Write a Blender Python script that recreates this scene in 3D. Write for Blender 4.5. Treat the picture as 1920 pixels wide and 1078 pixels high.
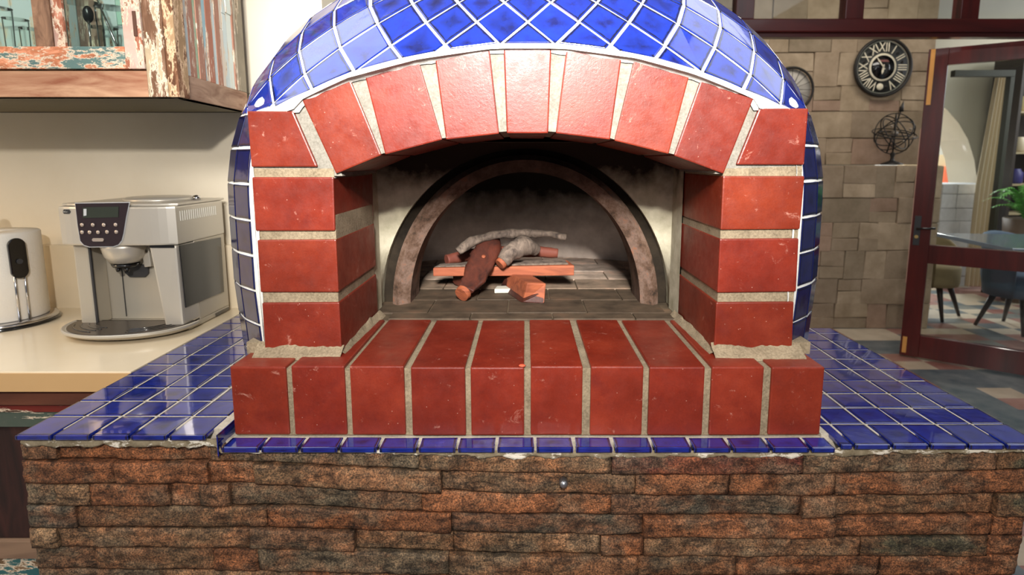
import bpy, bmesh, math, random
from math import sin, cos, pi, radians as R
from mathutils import Vector, Matrix, noise
S = bpy.context.scene
for o in list(bpy.data.objects): bpy.data.objects.remove(o)
C = S.collection

# ---------------------------------------------------------------- camera
FP, PX, PY, PITCH = 1100., 985., 464., R(8.5)
CAM = Vector((0, -.83, 1.302))
cd = bpy.data.cameras.new('camera'); cam = bpy.data.objects.new('camera', cd); C.objects.link(cam)
cam.location = CAM; cam.rotation_euler = (pi/2-PITCH, 0, 0)
cd.sensor_width = 36; cd.lens = FP/1920*36
cd.shift_x = -(PX-960)/1920; cd.shift_y = -(539-PY)/1920
cd.clip_start = .02; cd.clip_end = 100
cd.dof.use_dof = True; cd.dof.focus_distance = .95; cd.dof.aperture_fstop = 6.3
S.camera = cam
# ---------------------------------------------------------------- light
S.view_settings.view_transform = 'Standard'; S.view_settings.look = 'None'
S.view_settings.gamma = 1; S.view_settings.use_curve_mapping = False
S.view_settings.exposure = 0.0
S.cycles.transparent_max_bounces = 32
W = bpy.data.worlds.new('world'); S.world = W; W.use_nodes = True
W.node_tree.nodes['Background'].inputs[0].default_value = (.80, .88, 1, 1)
W.node_tree.nodes['Background'].inputs[1].default_value = .16
def area(name, loc, target, sx, sy, power, col=(1, 1, 1), spread=180):
    l = bpy.data.lights.new(name, 'AREA'); l.shape = 'RECTANGLE'; l.size = sx; l.size_y = sy
    l.energy = power; l.color = col; l.spread = R(spread)
    o = bpy.data.objects.new(name, l); C.objects.link(o); o.location = loc
    o.rotation_euler = (Vector(target)-Vector(loc)).to_track_quat('-Z', 'Y').to_euler()
    return o
def spot(name, loc, target, ang_, power, col=(1, 1, 1)):
    l = bpy.data.lights.new(name, 'SPOT'); l.energy = power; l.color = col; l.spot_size = R(ang_); l.spot_blend = 1; l.shadow_soft_size = .20
    o = bpy.data.objects.new(name, l); C.objects.link(o); o.location = loc
    o.rotation_euler = (Vector(target)-Vector(loc)).to_track_quat('-Z', 'Y').to_euler(); return o
area('kitchen_window_light', (0, -2.7, 2.25), (0, .1, 1.35), 2.2, .9, 13, (.92, .96, 1))
area('camera_flash', (0, -1.30, 1.80), (0, .3, 1.2), .07, .05, 25, (1, .93, .86))  # small hard unseen light, standing for a flash above the camera
area('warm_wall_fill', (-2.15, -.35, 1.75), (-1.25, .7, 1.1), .45, .45, 8, (1, .68, .38))  # unseen warm light added to brighten the cream wall and worktop
spot('arch_fill_spot', (0, -1.9, 2.25), (0, .1, 1.66), 40, 820, (1, .97, .94))  # unseen spot added to brighten the brick arch and the dome
area('left_tile_fill', (-1.5, -.4, 2.72), (-1.5, -.4, 0), 1.6, 1.8, 30, (.90, .95, 1))  # light sheet added under the closed ceiling, for sheen on the left tiles
area('right_tile_fill', (1.7, .1, 2.72), (1.7, .1, 0), 1.6, 2.2, 22, (.92, .96, 1))  # the same added sheet over the right side of the dome
area('dining_ceiling_light', (2.2, 2.9, 2.70), (2.2, 3.3, 0), 1.6, .5, 20, (1, .93, .84))
area('dining_window_light', (5.7, 4.3, 2.4), (3.8, 4.6, 0), 1.8, 1.6, 55, (.95, .97, 1))
area('terrace_daylight', (5.0, 8.6, 3.2), (4.6, 7.2, 1.0), 2.5, 2.0, 700, (.95, .98, 1))

# ---------------------------------------------------------------- helpers
def P(x, y, X=None, Y=None, Z=None):
    """point of the place that lies at a given plane, read off the photograph's frame"""
    u, v = (x-PX)/FP, (PY-y)/FP
    r = Vector((u, cos(PITCH)+v*sin(PITCH), -sin(PITCH)+v*cos(PITCH)))
    t = (X-CAM.x)/r.x if X is not None else (Y-CAM.y)/r.y if Y is not None else (Z-CAM.z)/r.z
    return CAM+r*t
class MB:
    def __init__(s): s.v = []; s.f = []; s.uv = []; s.t = []; s.sm = []
    def face(s, idx, tint=(1, 1, 1), uv=None, sm=False):
        s.f.append(tuple(idx)); s.t.append(tint); s.uv.append(uv or [(0, 0)]*len(idx)); s.sm.append(sm)
    def add(s, vs, fs, tint=(1, 1, 1), sm=False):
        b = len(s.v); s.v += [tuple(v) for v in vs]
        for f in fs: s.face([i+b for i in f], tint, None, sm)
        return b
    def box(s, lo, hi, tint=(1, 1, 1), bev=0, M=None):
        x0, y0, z0 = lo; x1, y1, z1 = hi
        bm = bmesh.new(); bmesh.ops.create_cube(bm, size=1)
        for v in bm.verts: v.co = Vector((x0+(v.co.x+.5)*(x1-x0), y0+(v.co.y+.5)*(y1-y0), z0+(v.co.z+.5)*(z1-z0)))
        if bev: bmesh.ops.bevel(bm, geom=bm.edges[:], offset=bev, segments=2, affect='EDGES', profile=.6)
        if M is not None: bm.transform(M)
        s.bm(bm, tint); return s
    def bm(s, bm, tint=(1, 1, 1), sm=False):
        bmesh.ops.recalc_face_normals(bm, faces=bm.faces)
        bm.verts.index_update()
        s.add([v.co for v in bm.verts], [[v.index for v in f.verts] for f in bm.faces], tint, sm); bm.free()
    def hexa(s, p, tint=(1, 1, 1), bev=0):
        """8 corners: 0-3 front loop, 4-7 the same loop at the back"""
        bm = bmesh.new(); vs = [bm.verts.new(q) for q in p]
        for f in ((0, 1, 2, 3), (7, 6, 5, 4), (0, 4, 5, 1), (1, 5, 6, 2), (2, 6, 7, 3), (3, 7, 4, 0)): bm.faces.new([vs[i] for i in f])
        bmesh.ops.recalc_face_normals(bm, faces=bm.faces)
        if bev: bmesh.ops.bevel(bm, geom=bm.edges[:], offset=bev, segments=2, affect='EDGES', profile=.6)
        s.bm(bm, tint); return s
    def prism(s, loop, vec, tint=(1, 1, 1), bev=0, sm=False):
        bm = bmesh.new(); vec = Vector(vec); n = len(loop)
        a = [bm.verts.new(q) for q in loop]; b = [bm.verts.new(Vector(q)+vec) for q in loop]
        caps = [bm.faces.new(a), bm.faces.new(b[::-1])]
        for i in range(n): bm.faces.new((a[i], b[i], b[(i+1) % n], a[(i+1) % n]))
        bmesh.ops.recalc_face_normals(bm, faces=bm.faces)
        if bev:
            es = list({e for f in caps for e in f.edges}); bmesh.ops.bevel(bm, geom=es, offset=bev, segments=2, affect='EDGES', profile=.6)
        s.bm(bm, tint, sm); return s
    def tube(s, pts, r, n=10, tint=(1, 1, 1), closed=False, sm=True):
        pts = [Vector(q) for q in pts]; m = len(pts)
        rr = r if isinstance(r, (list, tuple)) else [r]*m
        b = len(s.v); up = Vector((0, 0, 1)); prev = None
        for i, q in enumerate(pts):
            a = pts[(i-1) % m] if (closed or i) else q; c = pts[(i+1) % m] if (closed or i < m-1) else q
            t = (c-a).normalized()
            if prev is None:
                h = up if abs(t.z) < .9 else Vector((1, 0, 0)); e = t.cross(h).normalized()
            else: e = (prev-t*prev.dot(t)).normalized()
            prev = e; g = t.cross(e)
            for k in range(n):
                s.v.append(tuple(q+(e*cos(2*pi*k/n)+g*sin(2*pi*k/n))*rr[i]))
        for i in range(m if closed else m-1):
            for k in range(n):
                j = (i+1) % m
                s.face((b+i*n+k, b+i*n+(k+1) % n, b+j*n+(k+1) % n, b+j*n+k), tint, None, sm)
        if not closed:
            s.face([b+k for k in range(n)][::-1], tint); s.face([b+(m-1)*n+k for k in range(n)], tint)
        return s
    def lathe(s, prof, n=40, c=(0, 0, 0), axis='Z', tint=(1, 1, 1), sm=True):
        b = len(s.v); c = Vector(c)
        for r, h in prof:
            for k in range(n):
                a = 2*pi*k/n; q = (r*cos(a), r*sin(a), h) if axis == 'Z' else (r*cos(a), h, r*sin(a)) if axis == 'Y' else (h, r*cos(a), r*sin(a))
                s.v.append(tuple(c+Vector(q)))
        for i in range(len(prof)-1):
            for k in range(n): s.face((b+i*n+k, b+i*n+(k+1) % n, b+(i+1)*n+(k+1) % n, b+(i+1)*n+k), tint, None, sm)
        if prof[0][0] > 1e-6: s.face([b+k for k in range(n)][::-1], tint)
        if prof[-1][0] > 1e-6: s.face([b+(len(prof)-1)*n+k for k in range(n)], tint)
        return s
    def tile(s, poly, uvs, h=.003, inset=.0022, tint=(1, 1, 1)):
        """one glazed tile on a convex polygon, with a rounded edge"""
        poly = [Vector(q) for q in poly]; n = len(poly)
        c = sum(poly, Vector())/n; nm = Vector()
        for i in range(n): nm += (poly[i]-c).cross(poly[(i+1) % n]-c)
        if nm.length < 1e-9: return
        nm.normalize(); b = len(s.v); uc = (sum(u[0] for u in uvs)/n, sum(u[1] for u in uvs)/n)
        rad = sum((q-c).length for q in poly)/n
        if rad < .006: return
        lv = [(0, -.002), (0, h*.5), (.45, h*.9), (1.2, h)]; U = []
        for k, (i_, hh) in enumerate(lv):
            f = 1-i_*inset/rad
            for q, u in zip(poly, uvs):
                s.v.append(tuple(c+(q-c)*f+nm*hh)); U.append((uc[0]+(u[0]-uc[0])*f, uc[1]+(u[1]-uc[1])*f))
        for k in range(len(lv)-1):
            for i in range(n):
                ids = (k*n+i, k*n+(i+1) % n, (k+1)*n+(i+1) % n, (k+1)*n+i)
                s.face([b+j for j in ids], tint, [U[j] for j in ids], False)
        k = len(lv)-1; ids = [k*n+i for i in range(n)]
        s.face([b+j for j in ids], tint, [U[j] for j in ids], False)
    def build(s, name, m, parent=None, recalc=False):
        me = bpy.data.meshes.new(name); me.from_pydata(s.v, [], s.f)
        me.materials.append(m)
        uvl = me.uv_layers.new(name='UVMap'); ca = me.color_attributes.new('tint', 'FLOAT_COLOR', 'CORNER')
        k = 0; uvd = []; cdv = []
        for f, u, t in zip(s.f, s.uv, s.t):
            for j in range(len(f)): uvd += [u[j][0], u[j][1]]; cdv += [t[0], t[1], t[2], 1]
        uvl.data.foreach_set('uv', uvd); ca.data.foreach_set('color', cdv)
        me.polygons.foreach_set('use_smooth', s.sm)
        me.update(); 
        if recalc:
            bm = bmesh.new(); bm.from_mesh(me); bmesh.ops.recalc_face_normals(bm, faces=bm.faces); bm.to_mesh(me); bm.free()
        o = bpy.data.objects.new(name, me); C.objects.link(o)
        if parent: o.parent = parent; o.location = -parent_world(parent)
        return o
def parent_world(p):
    v = Vector(p.location)
    while p.parent: p = p.parent; v += Vector(p.location)
    return v
def tag(o, label, cat, group=None, kind=None):
    o['label'] = label; o['category'] = cat
    if group: o['group'] = group
    if kind: o['kind'] = kind
    return o
def thing(name, label, cat, loc, group=None):
    o = bpy.data.objects.new(name, None); C.objects.link(o); o.location = loc; o.empty_display_size = .05
    return tag(o, label, cat, group)
def struct(name, mb, m):
    o = mb.build(name, m); o['kind'] = 'structure'; return o

# ---------------------------------------------------------------- materials
def srgb(r, g, b): return tuple(((c/255)/12.92 if c <= 10 else ((c/255+.055)/1.055)**2.4) for c in (r, g, b))+(1,)
class Mat:
    def __init__(s, name, col=(1, 1, 1, 1), rough=.5, metal=0, spec=.5, coat=0, trans=0, ior=1.45):
        s.m = bpy.data.materials.new(name); s.m.use_nodes = True; s.nt = s.m.node_tree
        s.b = s.nt.nodes['Principled BSDF']; i = s.b.inputs
        i['Base Color'].default_value = col; i['Roughness'].default_value = rough; i['Metallic'].default_value = metal
        i['Specular IOR Level'].default_value = spec; i['Coat Weight'].default_value = coat; i['Coat Roughness'].default_value = .08
        i['Transmission Weight'].default_value = trans; i['IOR'].default_value = ior
    def n(s, t, **k):
        x = s.nt.nodes.new('ShaderNode'+t)
        for a, b in k.items(): setattr(x, a, b)
        return x
    def link(s, a, b): s.nt.links.new(a, b)
    def coord(s, sc=(1, 1, 1), kind='Object', rot=(0, 0, 0)):
        t = s.n('TexCoord'); m = s.n('Mapping'); m.inputs['Scale'].default_value = sc; m.inputs['Rotation'].default_value = rot
        s.link(t.outputs[kind], m.inputs[0]); return m.outputs[0]
    def noise(s, scale, detail=6, sc=(1, 1, 1), rough=.6, rot=(0, 0, 0), dist=0):
        x = s.n('TexNoise'); x.inputs['Scale'].default_value = scale; x.inputs['Detail'].default_value = detail
        x.inputs['Roughness'].default_value = rough; x.inputs['Distortion'].default_value = dist
        s.link(s.coord(sc, rot=rot), x.inputs['Vector']); return x.outputs['Fac']
    def ramp(s, fac, stops, const=False):
        x = s.n('ValToRGB'); e = x.color_ramp.elements
        if const: x.color_ramp.interpolation = 'CONSTANT'
        while len(e) < len(stops): e.new(.5)
        for k, (p, c) in enumerate(stops): e[k].position = p; e[k].color = c if len(c) == 4 else tuple(c)+(1,)
        s.link(fac, x.inputs[0]); return x.outputs['Color']
    def mix(s, fac, a, b, mode='MIX'):
        x = s.n('Mix', data_type='RGBA', blend_type=mode)
        for sock, v in ((x.inputs[0], fac), (x.inputs[6], a), (x.inputs[7], b)):
            if hasattr(v, 'links') or hasattr(v, 'is_linked'): s.link(v, sock)
            else: sock.default_value = v
        return x.outputs[2]
    def tint(s): x = s.n('Attribute', attribute_name='tint'); return x.outputs['Color']
    def col(s, c): s.link(c, s.b.inputs['Base Color']); return s
    def rough(s, c): s.link(c, s.b.inputs['Roughness']); return s
    def bump(s, h, st=.3, dist=.002):
        x = s.n('Bump'); x.inputs['Strength'].default_value = st; x.inputs['Distance'].default_value = dist
        s.link(h, x.inputs['Height']); s.link(x.outputs[0], s.b.inputs['Normal']); return s
def simple(name, rgb, rough=.5, metal=0, spec=.5, coat=0, var=.0, scale=8): 
    m = Mat(name, srgb(*rgb), rough, metal, spec, coat)
    if var:
        c = srgb(*rgb); m.col(m.ramp(m.noise(scale), [(.3, tuple(x*(1-var) for x in c[:3])), (.7, tuple(min(1, x*(1+var)) for x in c[:3]))]))
    return m.m
def glass(name, rough=.02, col=(.95, 1, .98, 1), blend=.25):
    m = bpy.data.materials.new(name); m.use_nodes = True; nt = m.node_tree; nt.nodes.clear()
    o = nt.nodes.new('ShaderNodeOutputMaterial'); mx = nt.nodes.new('ShaderNodeMixShader'); tr = nt.nodes.new('ShaderNodeBsdfTransparent'); gl = nt.nodes.new('ShaderNodeBsdfGlossy')
    lw = nt.nodes.new('ShaderNodeLayerWeight'); lw.inputs[0].default_value = blend
    tr.inputs[0].default_value = col; gl.inputs['Roughness'].default_value = rough
    nt.links.new(lw.outputs['Fresnel'], mx.inputs[0]); nt.links.new(tr.outputs[0], mx.inputs[1]); nt.links.new(gl.outputs[0], mx.inputs[2]); nt.links.new(mx.outputs[0], o.inputs[0])
    return m
def m_brick():
    m = Mat('red_brick', rough=.5, spec=.42, coat=.08); m.b.inputs['Coat Roughness'].default_value = .45
    base = m.ramp(m.noise(14, 5), [(.25, srgb(98, 30, 17)), (.5, srgb(118, 39, 23)), (.75, srgb(136, 51, 31))])
    base = m.mix(1., base, m.tint(), 'MULTIPLY')
    fine = m.ramp(m.noise(420, 3), [(.35, (.78, .78, .78)), (.6, (1, 1, 1))]); base = m.mix(.55, base, fine, 'MULTIPLY')
    soil = m.ramp(m.noise(22, 8, rough=.7), [(.55, (0, 0, 0)), (.72, (.55, .55, .55))]); base = m.mix(soil, base, srgb(92, 26, 22))
    sc = m.ramp(m.noise(34, 9, rough=.75, dist=.6), [(.61, (0, 0, 0)), (.72, (.5, .5, .5))]); base = m.mix(sc, base, srgb(222, 170, 150))
    v = m.n('TexVoronoi'); v.inputs['Scale'].default_value = 75; m.link(m.coord(), v.inputs['Vector'])
    sp = m.ramp(v.outputs['Distance'], [(.03, (.4, .4, .4)), (.075, (0, 0, 0))]); base = m.mix(sp, base, srgb(225, 180, 160))
    m.col(base); m.rough(m.ramp(m.noise(60, 6), [(.3, (.28,)*3), (.7, (.46,)*3)])); m.bump(m.noise(260, 5), .35, .0006); return m.m
def m_mortar(name, a, b, big=.0015):
    m = Mat(name, rough=.9, spec=.25); m.col(m.mix(.5, m.ramp(m.noise(30, 8), [(.3, srgb(*a)), (.7, srgb(*b))]), m.ramp(m.noise(300, 4), [(.3, srgb(*a)), (.65, srgb(*b))]), 'MIX'))
    m.bump(m.noise(170, 8, rough=.7), .8, big); return m.m
def m_tile(name, hi, lo, edge, coat=1.):
    m = Mat(name, rough=.10, spec=.6, coat=coat); m.b.inputs['Coat Roughness'].default_value = .03
    t = m.n('TexCoord'); sp = m.n('SeparateXYZ'); m.link(t.outputs['UV'], sp.inputs[0])
    def dist(o):
        a = m.n('Math', operation='SUBTRACT'); a.inputs[1].default_value = .5; m.link(o, a.inputs[0])
        b = m.n('Math', operation='ABSOLUTE'); m.link(a.outputs[0], b.inputs[0]); return b.outputs[0]
    mx = m.n('Math', operation='MAXIMUM'); m.link(dist(sp.outputs[0]), mx.inputs[0]); m.link(dist(sp.outputs[1]), mx.inputs[1])
    ad = m.n('Math', operation='MULTIPLY_ADD'); m.link(m.noise(90, 3), ad.inputs[0]); ad.inputs[1].default_value = .09; m.link(mx.outputs[0], ad.inputs[2])
    # the glaze pools: an inner square of its own tone, a paler halo, a thin dark rim
    body = m.mix(m.ramp(m.noise(40, 4), [(.35, (0, 0, 0)), (.7, (1, 1, 1))]), srgb(*lo), srgb(*hi))
    body = m.mix(1., body, m.tint(), 'MULTIPLY')
    halo = m.ramp(ad.outputs[0], [(.16, (0, 0, 0)), (.36, (1, 1, 1))])
    body = m.mix(m.mix(.62, (0, 0, 0, 1), halo), body, srgb(*hi))
    rim = m.ramp(ad.outputs[0], [(.475, (0, 0, 0)), (.525, (1, 1, 1))])
    m.col(m.mix(rim, body, srgb(*edge))); m.bump(m.noise(38, 2), .25, .0012); return m.m
def m_stone():
    m = Mat('ledge_stone', rough=.75, spec=.35)
    g = m.ramp(m.noise(45, 10, rough=.78), [(.38, (.30, .29, .27)), (.5, (.80, .78, .74)), (.62, (1.45, 1.34, 1.2))])
    g2 = m.ramp(m.noise(420, 5, rough=.7), [(.40, (.30, .29, .28)), (.5, (.95, .95, .95)), (.60, (1.8, 1.65, 1.45))])
    st = m.ramp(m.noise(30, 8, sc=(1, 1, 3.4), rot=(0, R(40), 0), dist=.8, rough=.7), [(.51, (1, 1, 1)), (.60, (.30, .32, .34))])
    blot = m.ramp(m.noise(13, 7, sc=(1, 1, 1.8), rough=.65), [(.42, (0, 0, 0)), (.56, (1, 1, 1))])
    b = m.mix(m.mix(.45, (0, 0, 0, 1), blot), m.tint(), srgb(140, 90, 60)); b = m.mix(m.mix(.5, (0, 0, 0, 1), m.ramp(m.noise(11, 7, sc=(1.3, 1, 2)), [(.5, (0, 0, 0)), (.62, (1, 1, 1))])), b, srgb(104, 98, 84))
    b = m.mix(1., b, g, 'MULTIPLY'); b = m.mix(.9, b, g2, 'MULTIPLY'); b = m.mix(.85, b, st, 'MULTIPLY')
    m.col(b); m.bump(m.noise(130, 10, rough=.7), .9, .003); return m.m
def m_wood(name, a, b, rough=.45, scale=9, sc=(1, 1, .12), coat=0, bump=.2):
    m = Mat(name, rough=rough, coat=coat); m.col(m.mix(1., m.ramp(m.noise(scale, 7, sc=sc, dist=.8), [(.3, srgb(*a)), (.7, srgb(*b))]), m.tint(), 'MULTIPLY'))
    m.bump(m.noise(scale*3, 6, sc=sc), bump, .001); return m.m
def m_paint(name, paint, paint2, wood, amount=.5, sc=(1, 1, .2)):
    """flaking paint over bare timber"""
    m = Mat(name, rough=.7, spec=.3)
    w = m.ramp(m.noise(75, 8, sc=sc, dist=1.), [(.28, tuple(x*.55 for x in srgb(*wood)[:3])), (.5, srgb(*wood)), (.72, srgb(*(min(255, c+45) for c in wood)))])
    p = m.ramp(m.noise(12, 5), [(.35, srgb(*paint)), (.65, srgb(*paint2))])
    k = m.ramp(m.noise(36, 10, sc=(sc[0], sc[1], sc[2]*1.6), rough=.72), [(1-amount-.015, (0, 0, 0)), (1-amount+.015, (1, 1, 1))])
    und = m.ramp(m.noise(36, 10, sc=(sc[0], sc[1], sc[2]*1.6), rough=.72), [(1-amount-.05, (0, 0, 0)), (1-amount-.03, (1, 1, 1))])
    c = m.mix(und, w, srgb(222, 205, 180)); c = m.mix(k, c, p)
    m.col(m.mix(1., c, m.tint(), 'MULTIPLY')); m.bump(m.noise(50, 9, sc=sc), .5, .0015); return m.m
BRICK = m_brick()
MORTAR = m_mortar('cement_mortar', (98, 86, 68), (164, 148, 122))
GROUT = m_mortar('white_grout', (196, 196, 188), (232, 232, 226), .0008)
TGROUT = m_mortar('counter_grout', (150, 140, 124), (205, 196, 180), .0006)
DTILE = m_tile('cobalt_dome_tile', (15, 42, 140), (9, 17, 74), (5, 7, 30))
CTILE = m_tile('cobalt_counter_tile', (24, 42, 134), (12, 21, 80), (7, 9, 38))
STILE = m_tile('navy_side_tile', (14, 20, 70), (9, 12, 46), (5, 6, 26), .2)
STONE = m_stone()
# ================================================================ the brick oven
rng = random.Random(7)
FY = .06          # plane of the brick face
oven = thing('pizza_oven', 'domed wood-fired oven with red brick arch and blue tiled shell', 'oven', (0, .3, .89))
def F(x, y, Y=FY): return P(x, y, Y=Y)
def btint(): v = rng.uniform(.88, 1.1); return (v*rng.uniform(.97, 1.05), v*rng.uniform(.9, 1.08), v*rng.uniform(.9, 1.08))
def brick_front(mb, quad, depth, bev=.0022, shrink=None):
    f = [F(*q) for q in quad]; b = [Vector((q.x*(shrink or 1), FY+depth, q.z)) for q in f]
    mb.hexa(f+b, btint(), bev)
# --- arch bricks: nine voussoirs and the two skewbacks
AR = [((565, 186), (655, 146), (715, 291), (630, 326)), ((683, 139), (784, 111), (829, 262), (722, 290)),
      ((815, 107), (918, 91), (936, 251), (836, 262)), ((944, 90), (1034, 90), (1028, 250), (950, 250)),
      ((1062, 91), (1166, 106), (1144, 262), (1042, 250)), ((1190, 109), (1294, 138), (1254, 289), (1152, 264)),
      ((1316, 145), (1414, 183), (1357, 326), (1264, 292)),
      ((463, 208), (549, 208), (595, 313), (471, 313)), ((1424, 203), (1516, 203), (1508, 309), (1381, 309))]
mb = MB()
for k, q in enumerate(AR): brick_front(mb, [q[3], q[2], q[1], q[0]], .23 if k < 7 else .20)
mb.build('arch_brickwork', BRICK, oven)
JL = [((472, 332), (625, 332), (628, 433), (479, 433)), ((482, 450), (630, 449), (635, 548), (488, 548)), ((491, 568), (636, 567), (641, 662), (497, 662))]
JR = [((1356, 330), (1509, 330), (1500, 430), (1351, 431)), ((1350, 448), (1498, 447), (1493, 547), (1345, 549)), ((1343, 567), (1489, 566), (1485, 660), (1338, 662))]
for nm, J in (('jamb', JL), ('jamb', JR)):
    mb = MB()
    for q in J: brick_front(mb, [q[3], q[2], q[1], q[0]], .23)
    mb.build(nm, BRICK, oven)
# --- sill: ten bricks on edge, six of them running back as the hearth
SX = [(430, 535), (545, 645), (655, 757), (770, 872), (882, 983), (995, 1093), (1108, 1207), (1218, 1322), (1335, 1433), (1448, 1547)]
ZS, ZB = 1.0, .893
mb = MB()
for a, b in SX:
    xa, xb = P(a, 690, Y=0).x, P(b, 690, Y=0).x; j = rng.uniform(-.0015, .0015)
    mb.box((xa, j, ZB), (xb, .256, ZS+rng.uniform(-.001, .001)), btint(), .0025)
sx0, sx1 = P(430, 690, Y=0).x, P(1547, 690, Y=0).x
sill = mb.build('sill_brickwork', BRICK, oven)
mb = MB(); c = P(979, 685, Z=ZS+.001); mb.lathe([(.0001, .0012), (.004, .001), (.0055, 0)], 9, (c.x, c.y, ZS+.0008))
mb.build('chip_mark', simple('orange_chip', (236, 96, 66), .6), oven)
# --- mortar behind and between the bricks
mb = MB()
mb.box((sx0+.001, .0045, ZB-.002), (sx1-.001, .256, ZS-.004))
def msec(q, dy=.0045, depth=.222, inner=.0): 
    f = [F(*p, Y=FY) for p in q]; mb.hexa([Vector((p.x, FY+dy, p.z)) for p in f]+[Vector((p.x, FY+depth, p.z)) for p in f])
msec([(499, 680), (637, 680), (624, 316), (472, 316)]); msec([(1342, 680), (1483, 680), (1507, 312), (1358, 316)])
ext = [(565, 188), (655, 148), (683, 141), (784, 114), (815, 109), (918, 93), (944, 92), (1034, 92), (1062, 93), (1166, 108), (1190, 111), (1294, 140), (1316, 148), (1414, 186)]
inn = [(627, 322), (718, 287), (720, 287), (828, 259), (837, 258), (936, 247), (950, 246), (1028, 246), (1042, 247), (1143, 258), (1152, 261), (1252, 286), (1264, 289), (1356, 322)]
# mortar bed spilling under the jambs and along the inner corners
def bumpy_strip(p0, p1, w, h, n=60, seed=0):
    """low irregular fillet of mortar between two points; w across (vector), h up"""
    p0, p1, w = Vector(p0), Vector(p1), Vector(w); b = len(mb.v); K = 6
    for i in range(n+1):
        q = p0.lerp(p1, i/n)
        for k in range(K+1):
            t = k/K; nz = noise.noise(q*38+Vector((seed, t*1.7, 0)))*.35+noise.noise(q*120+Vector((0, t*3, seed)))*.18
            mb.v.append(tuple(q+w*(t*(1+.25*nz))+Vector((0, 0, h*(1-t)**1.6*(1+nz)+.0006-(.004 if k == K else 0)))))
    for i in range(n):
        for k in range(K): mb.face((b+i*(K+1)+k, b+(i+1)*(K+1)+k, b+(i+1)*(K+1)+k+1, b+i*(K+1)+k+1), (1, 1, 1), None, True)
jl0, jl1 = F(497, 664).x, F(640, 664).x; jr0, jr1 = F(1338, 664).x, F(1485, 664).x
bumpy_strip((jl0-.012, FY+.004, ZS), (jl1+.004, FY+.004, ZS), (0, -.026, 0), .015, 60, 1)
bumpy_strip((jr0-.004, FY+.004, ZS), (jr1+.012, FY+.004, ZS), (0, -.030, 0), .016, 60, 2)
bumpy_strip((jl1-.004, FY-.004, ZS), (jl1+.004, .29, ZS), (.013, 0, 0), .010, 60, 3)
bumpy_strip((jr0+.004, FY-.004, ZS), (jr0-.004, .29, ZS), (-.013, 0, 0), .010, 60, 4)
mb.box((jl0-.03, FY+.004, ZS-.002), (jl1-.004, .26, ZS+.017)); mb.box((jr0+.004, FY+.004, ZS-.002), (jr1+.03, .26, ZS+.017))
mb.build('mortar', MORTAR, oven)
mb = MB()
for i in range(len(ext)-1): msec([inn[i], inn[i+1], ext[i+1], ext[i]])
msec([(474, 330), (640, 330), (566, 188), (548, 210)], .0060, .21); msec([(1342, 326), (1506, 326), (1426, 206), (1413, 188)], .0060, .21)
msec([(474, 334), (626, 334), (604, 306), (473, 306)], .0052, .20); msec([(1357, 334), (1506, 334), (1507, 303), (1376, 303)], .0052, .20)
mb.build('arch_mortar', m_mortar('lit_arch_mortar', (104, 99, 88), (150, 145, 134)), oven)  # arch joints greyer than the cement mortar, their light put into the colour

# --- dome shell
CY, BF, BB, AX, ZC, HH, NN = .50, .508, .50, .548, 1.235, .470, 3.3
def sc_(z): return 1. if z < ZC else math.sqrt(max(0., 1-((z-ZC)/HH)**2))
def dome(a, z):
    """point on the shell: a = plan angle from the front (-pi..pi), z = height"""
    s = sc_(z); bul = 1-.03*max(0, (1.1-z)/.2)**1 if z < 1.1 else 1
    c_, s_ = cos(a), sin(a); b = BF if c_ > 0 else BB; n = NN if c_ > 0 else 2.4
    r = (abs(s_)**n+abs(c_)**n)**(-1/n)
    return Vector((AX*s*bul*r*s_, CY-b*s*r*c_, z))
# arc-length parametrisation: a by distance around the section at ZC, z by distance up the front meridian
NA = 1600; AT = [0.]; 
for i in range(NA): AT.append(AT[-1]+(dome(pi*(i+1)/NA, ZC)-dome(pi*i/NA, ZC)).length)
def ang(d):
    sg = -1 if d < 0 else 1; d = min(abs(d), AT[-1]-1e-6); lo, hi = 0, NA
    while hi-lo > 1:
        m_ = (lo+hi)//2
        if AT[m_] <= d: lo = m_
        else: hi = m_
    return sg*pi*(lo+(d-AT[lo])/(AT[hi]-AT[lo]))/NA
def phi2z(b): return b
ZT = [(ZC, 0.)]
for i in range(1, 2001):
    th = i/2000*pi/2; z = ZC+HH*sin(th); zp = ZC+HH*sin((i-1)/2000*pi/2)
    ZT.append((z, ZT[-1][1]+math.hypot(z-zp, BF*(sc_(zp)-sc_(z)))))
def zof(b):
    if b <= 0: return ZC+b
    lo, hi = 0, 2000
    if b >= ZT[-1][1]: return ZT[-1][0]-1e-5
    while hi-lo > 1:
        m_ = (lo+hi)//2
        if ZT[m_][1] <= b: lo = m_
        else: hi = m_
    return ZT[lo][0]+(b-ZT[lo][1])/(ZT[hi][1]-ZT[lo][1])*(ZT[hi][0]-ZT[lo][0])
def D(d, b): return dome(ang(d), zof(b))
EXT = sorted([(F(*q).x, F(*q).z+.004) for q in ext]+[(F(462, 203).x, F(462, 203).z), (F(550, 203).x, F(550, 203).z), (F(1424, 199).x, F(1424, 199).z), (F(1516, 199).x, F(1516, 199).z)])
def extz(x):
    if x <= EXT[0][0] or x >= EXT[-1][0]: return EXT[0][1]
    for (x0, z0), (x1, z1) in zip(EXT, EXT[1:]):
        if x0 <= x <= x1: return z0+(z1-z0)*(x-x0)/max(1e-9, x1-x0)
def g(p, m=0):
    if p.y > .35: return 1.
    return max(abs(p.x)-(.4185+m), p.z-(extz(p.x)+m))
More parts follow.
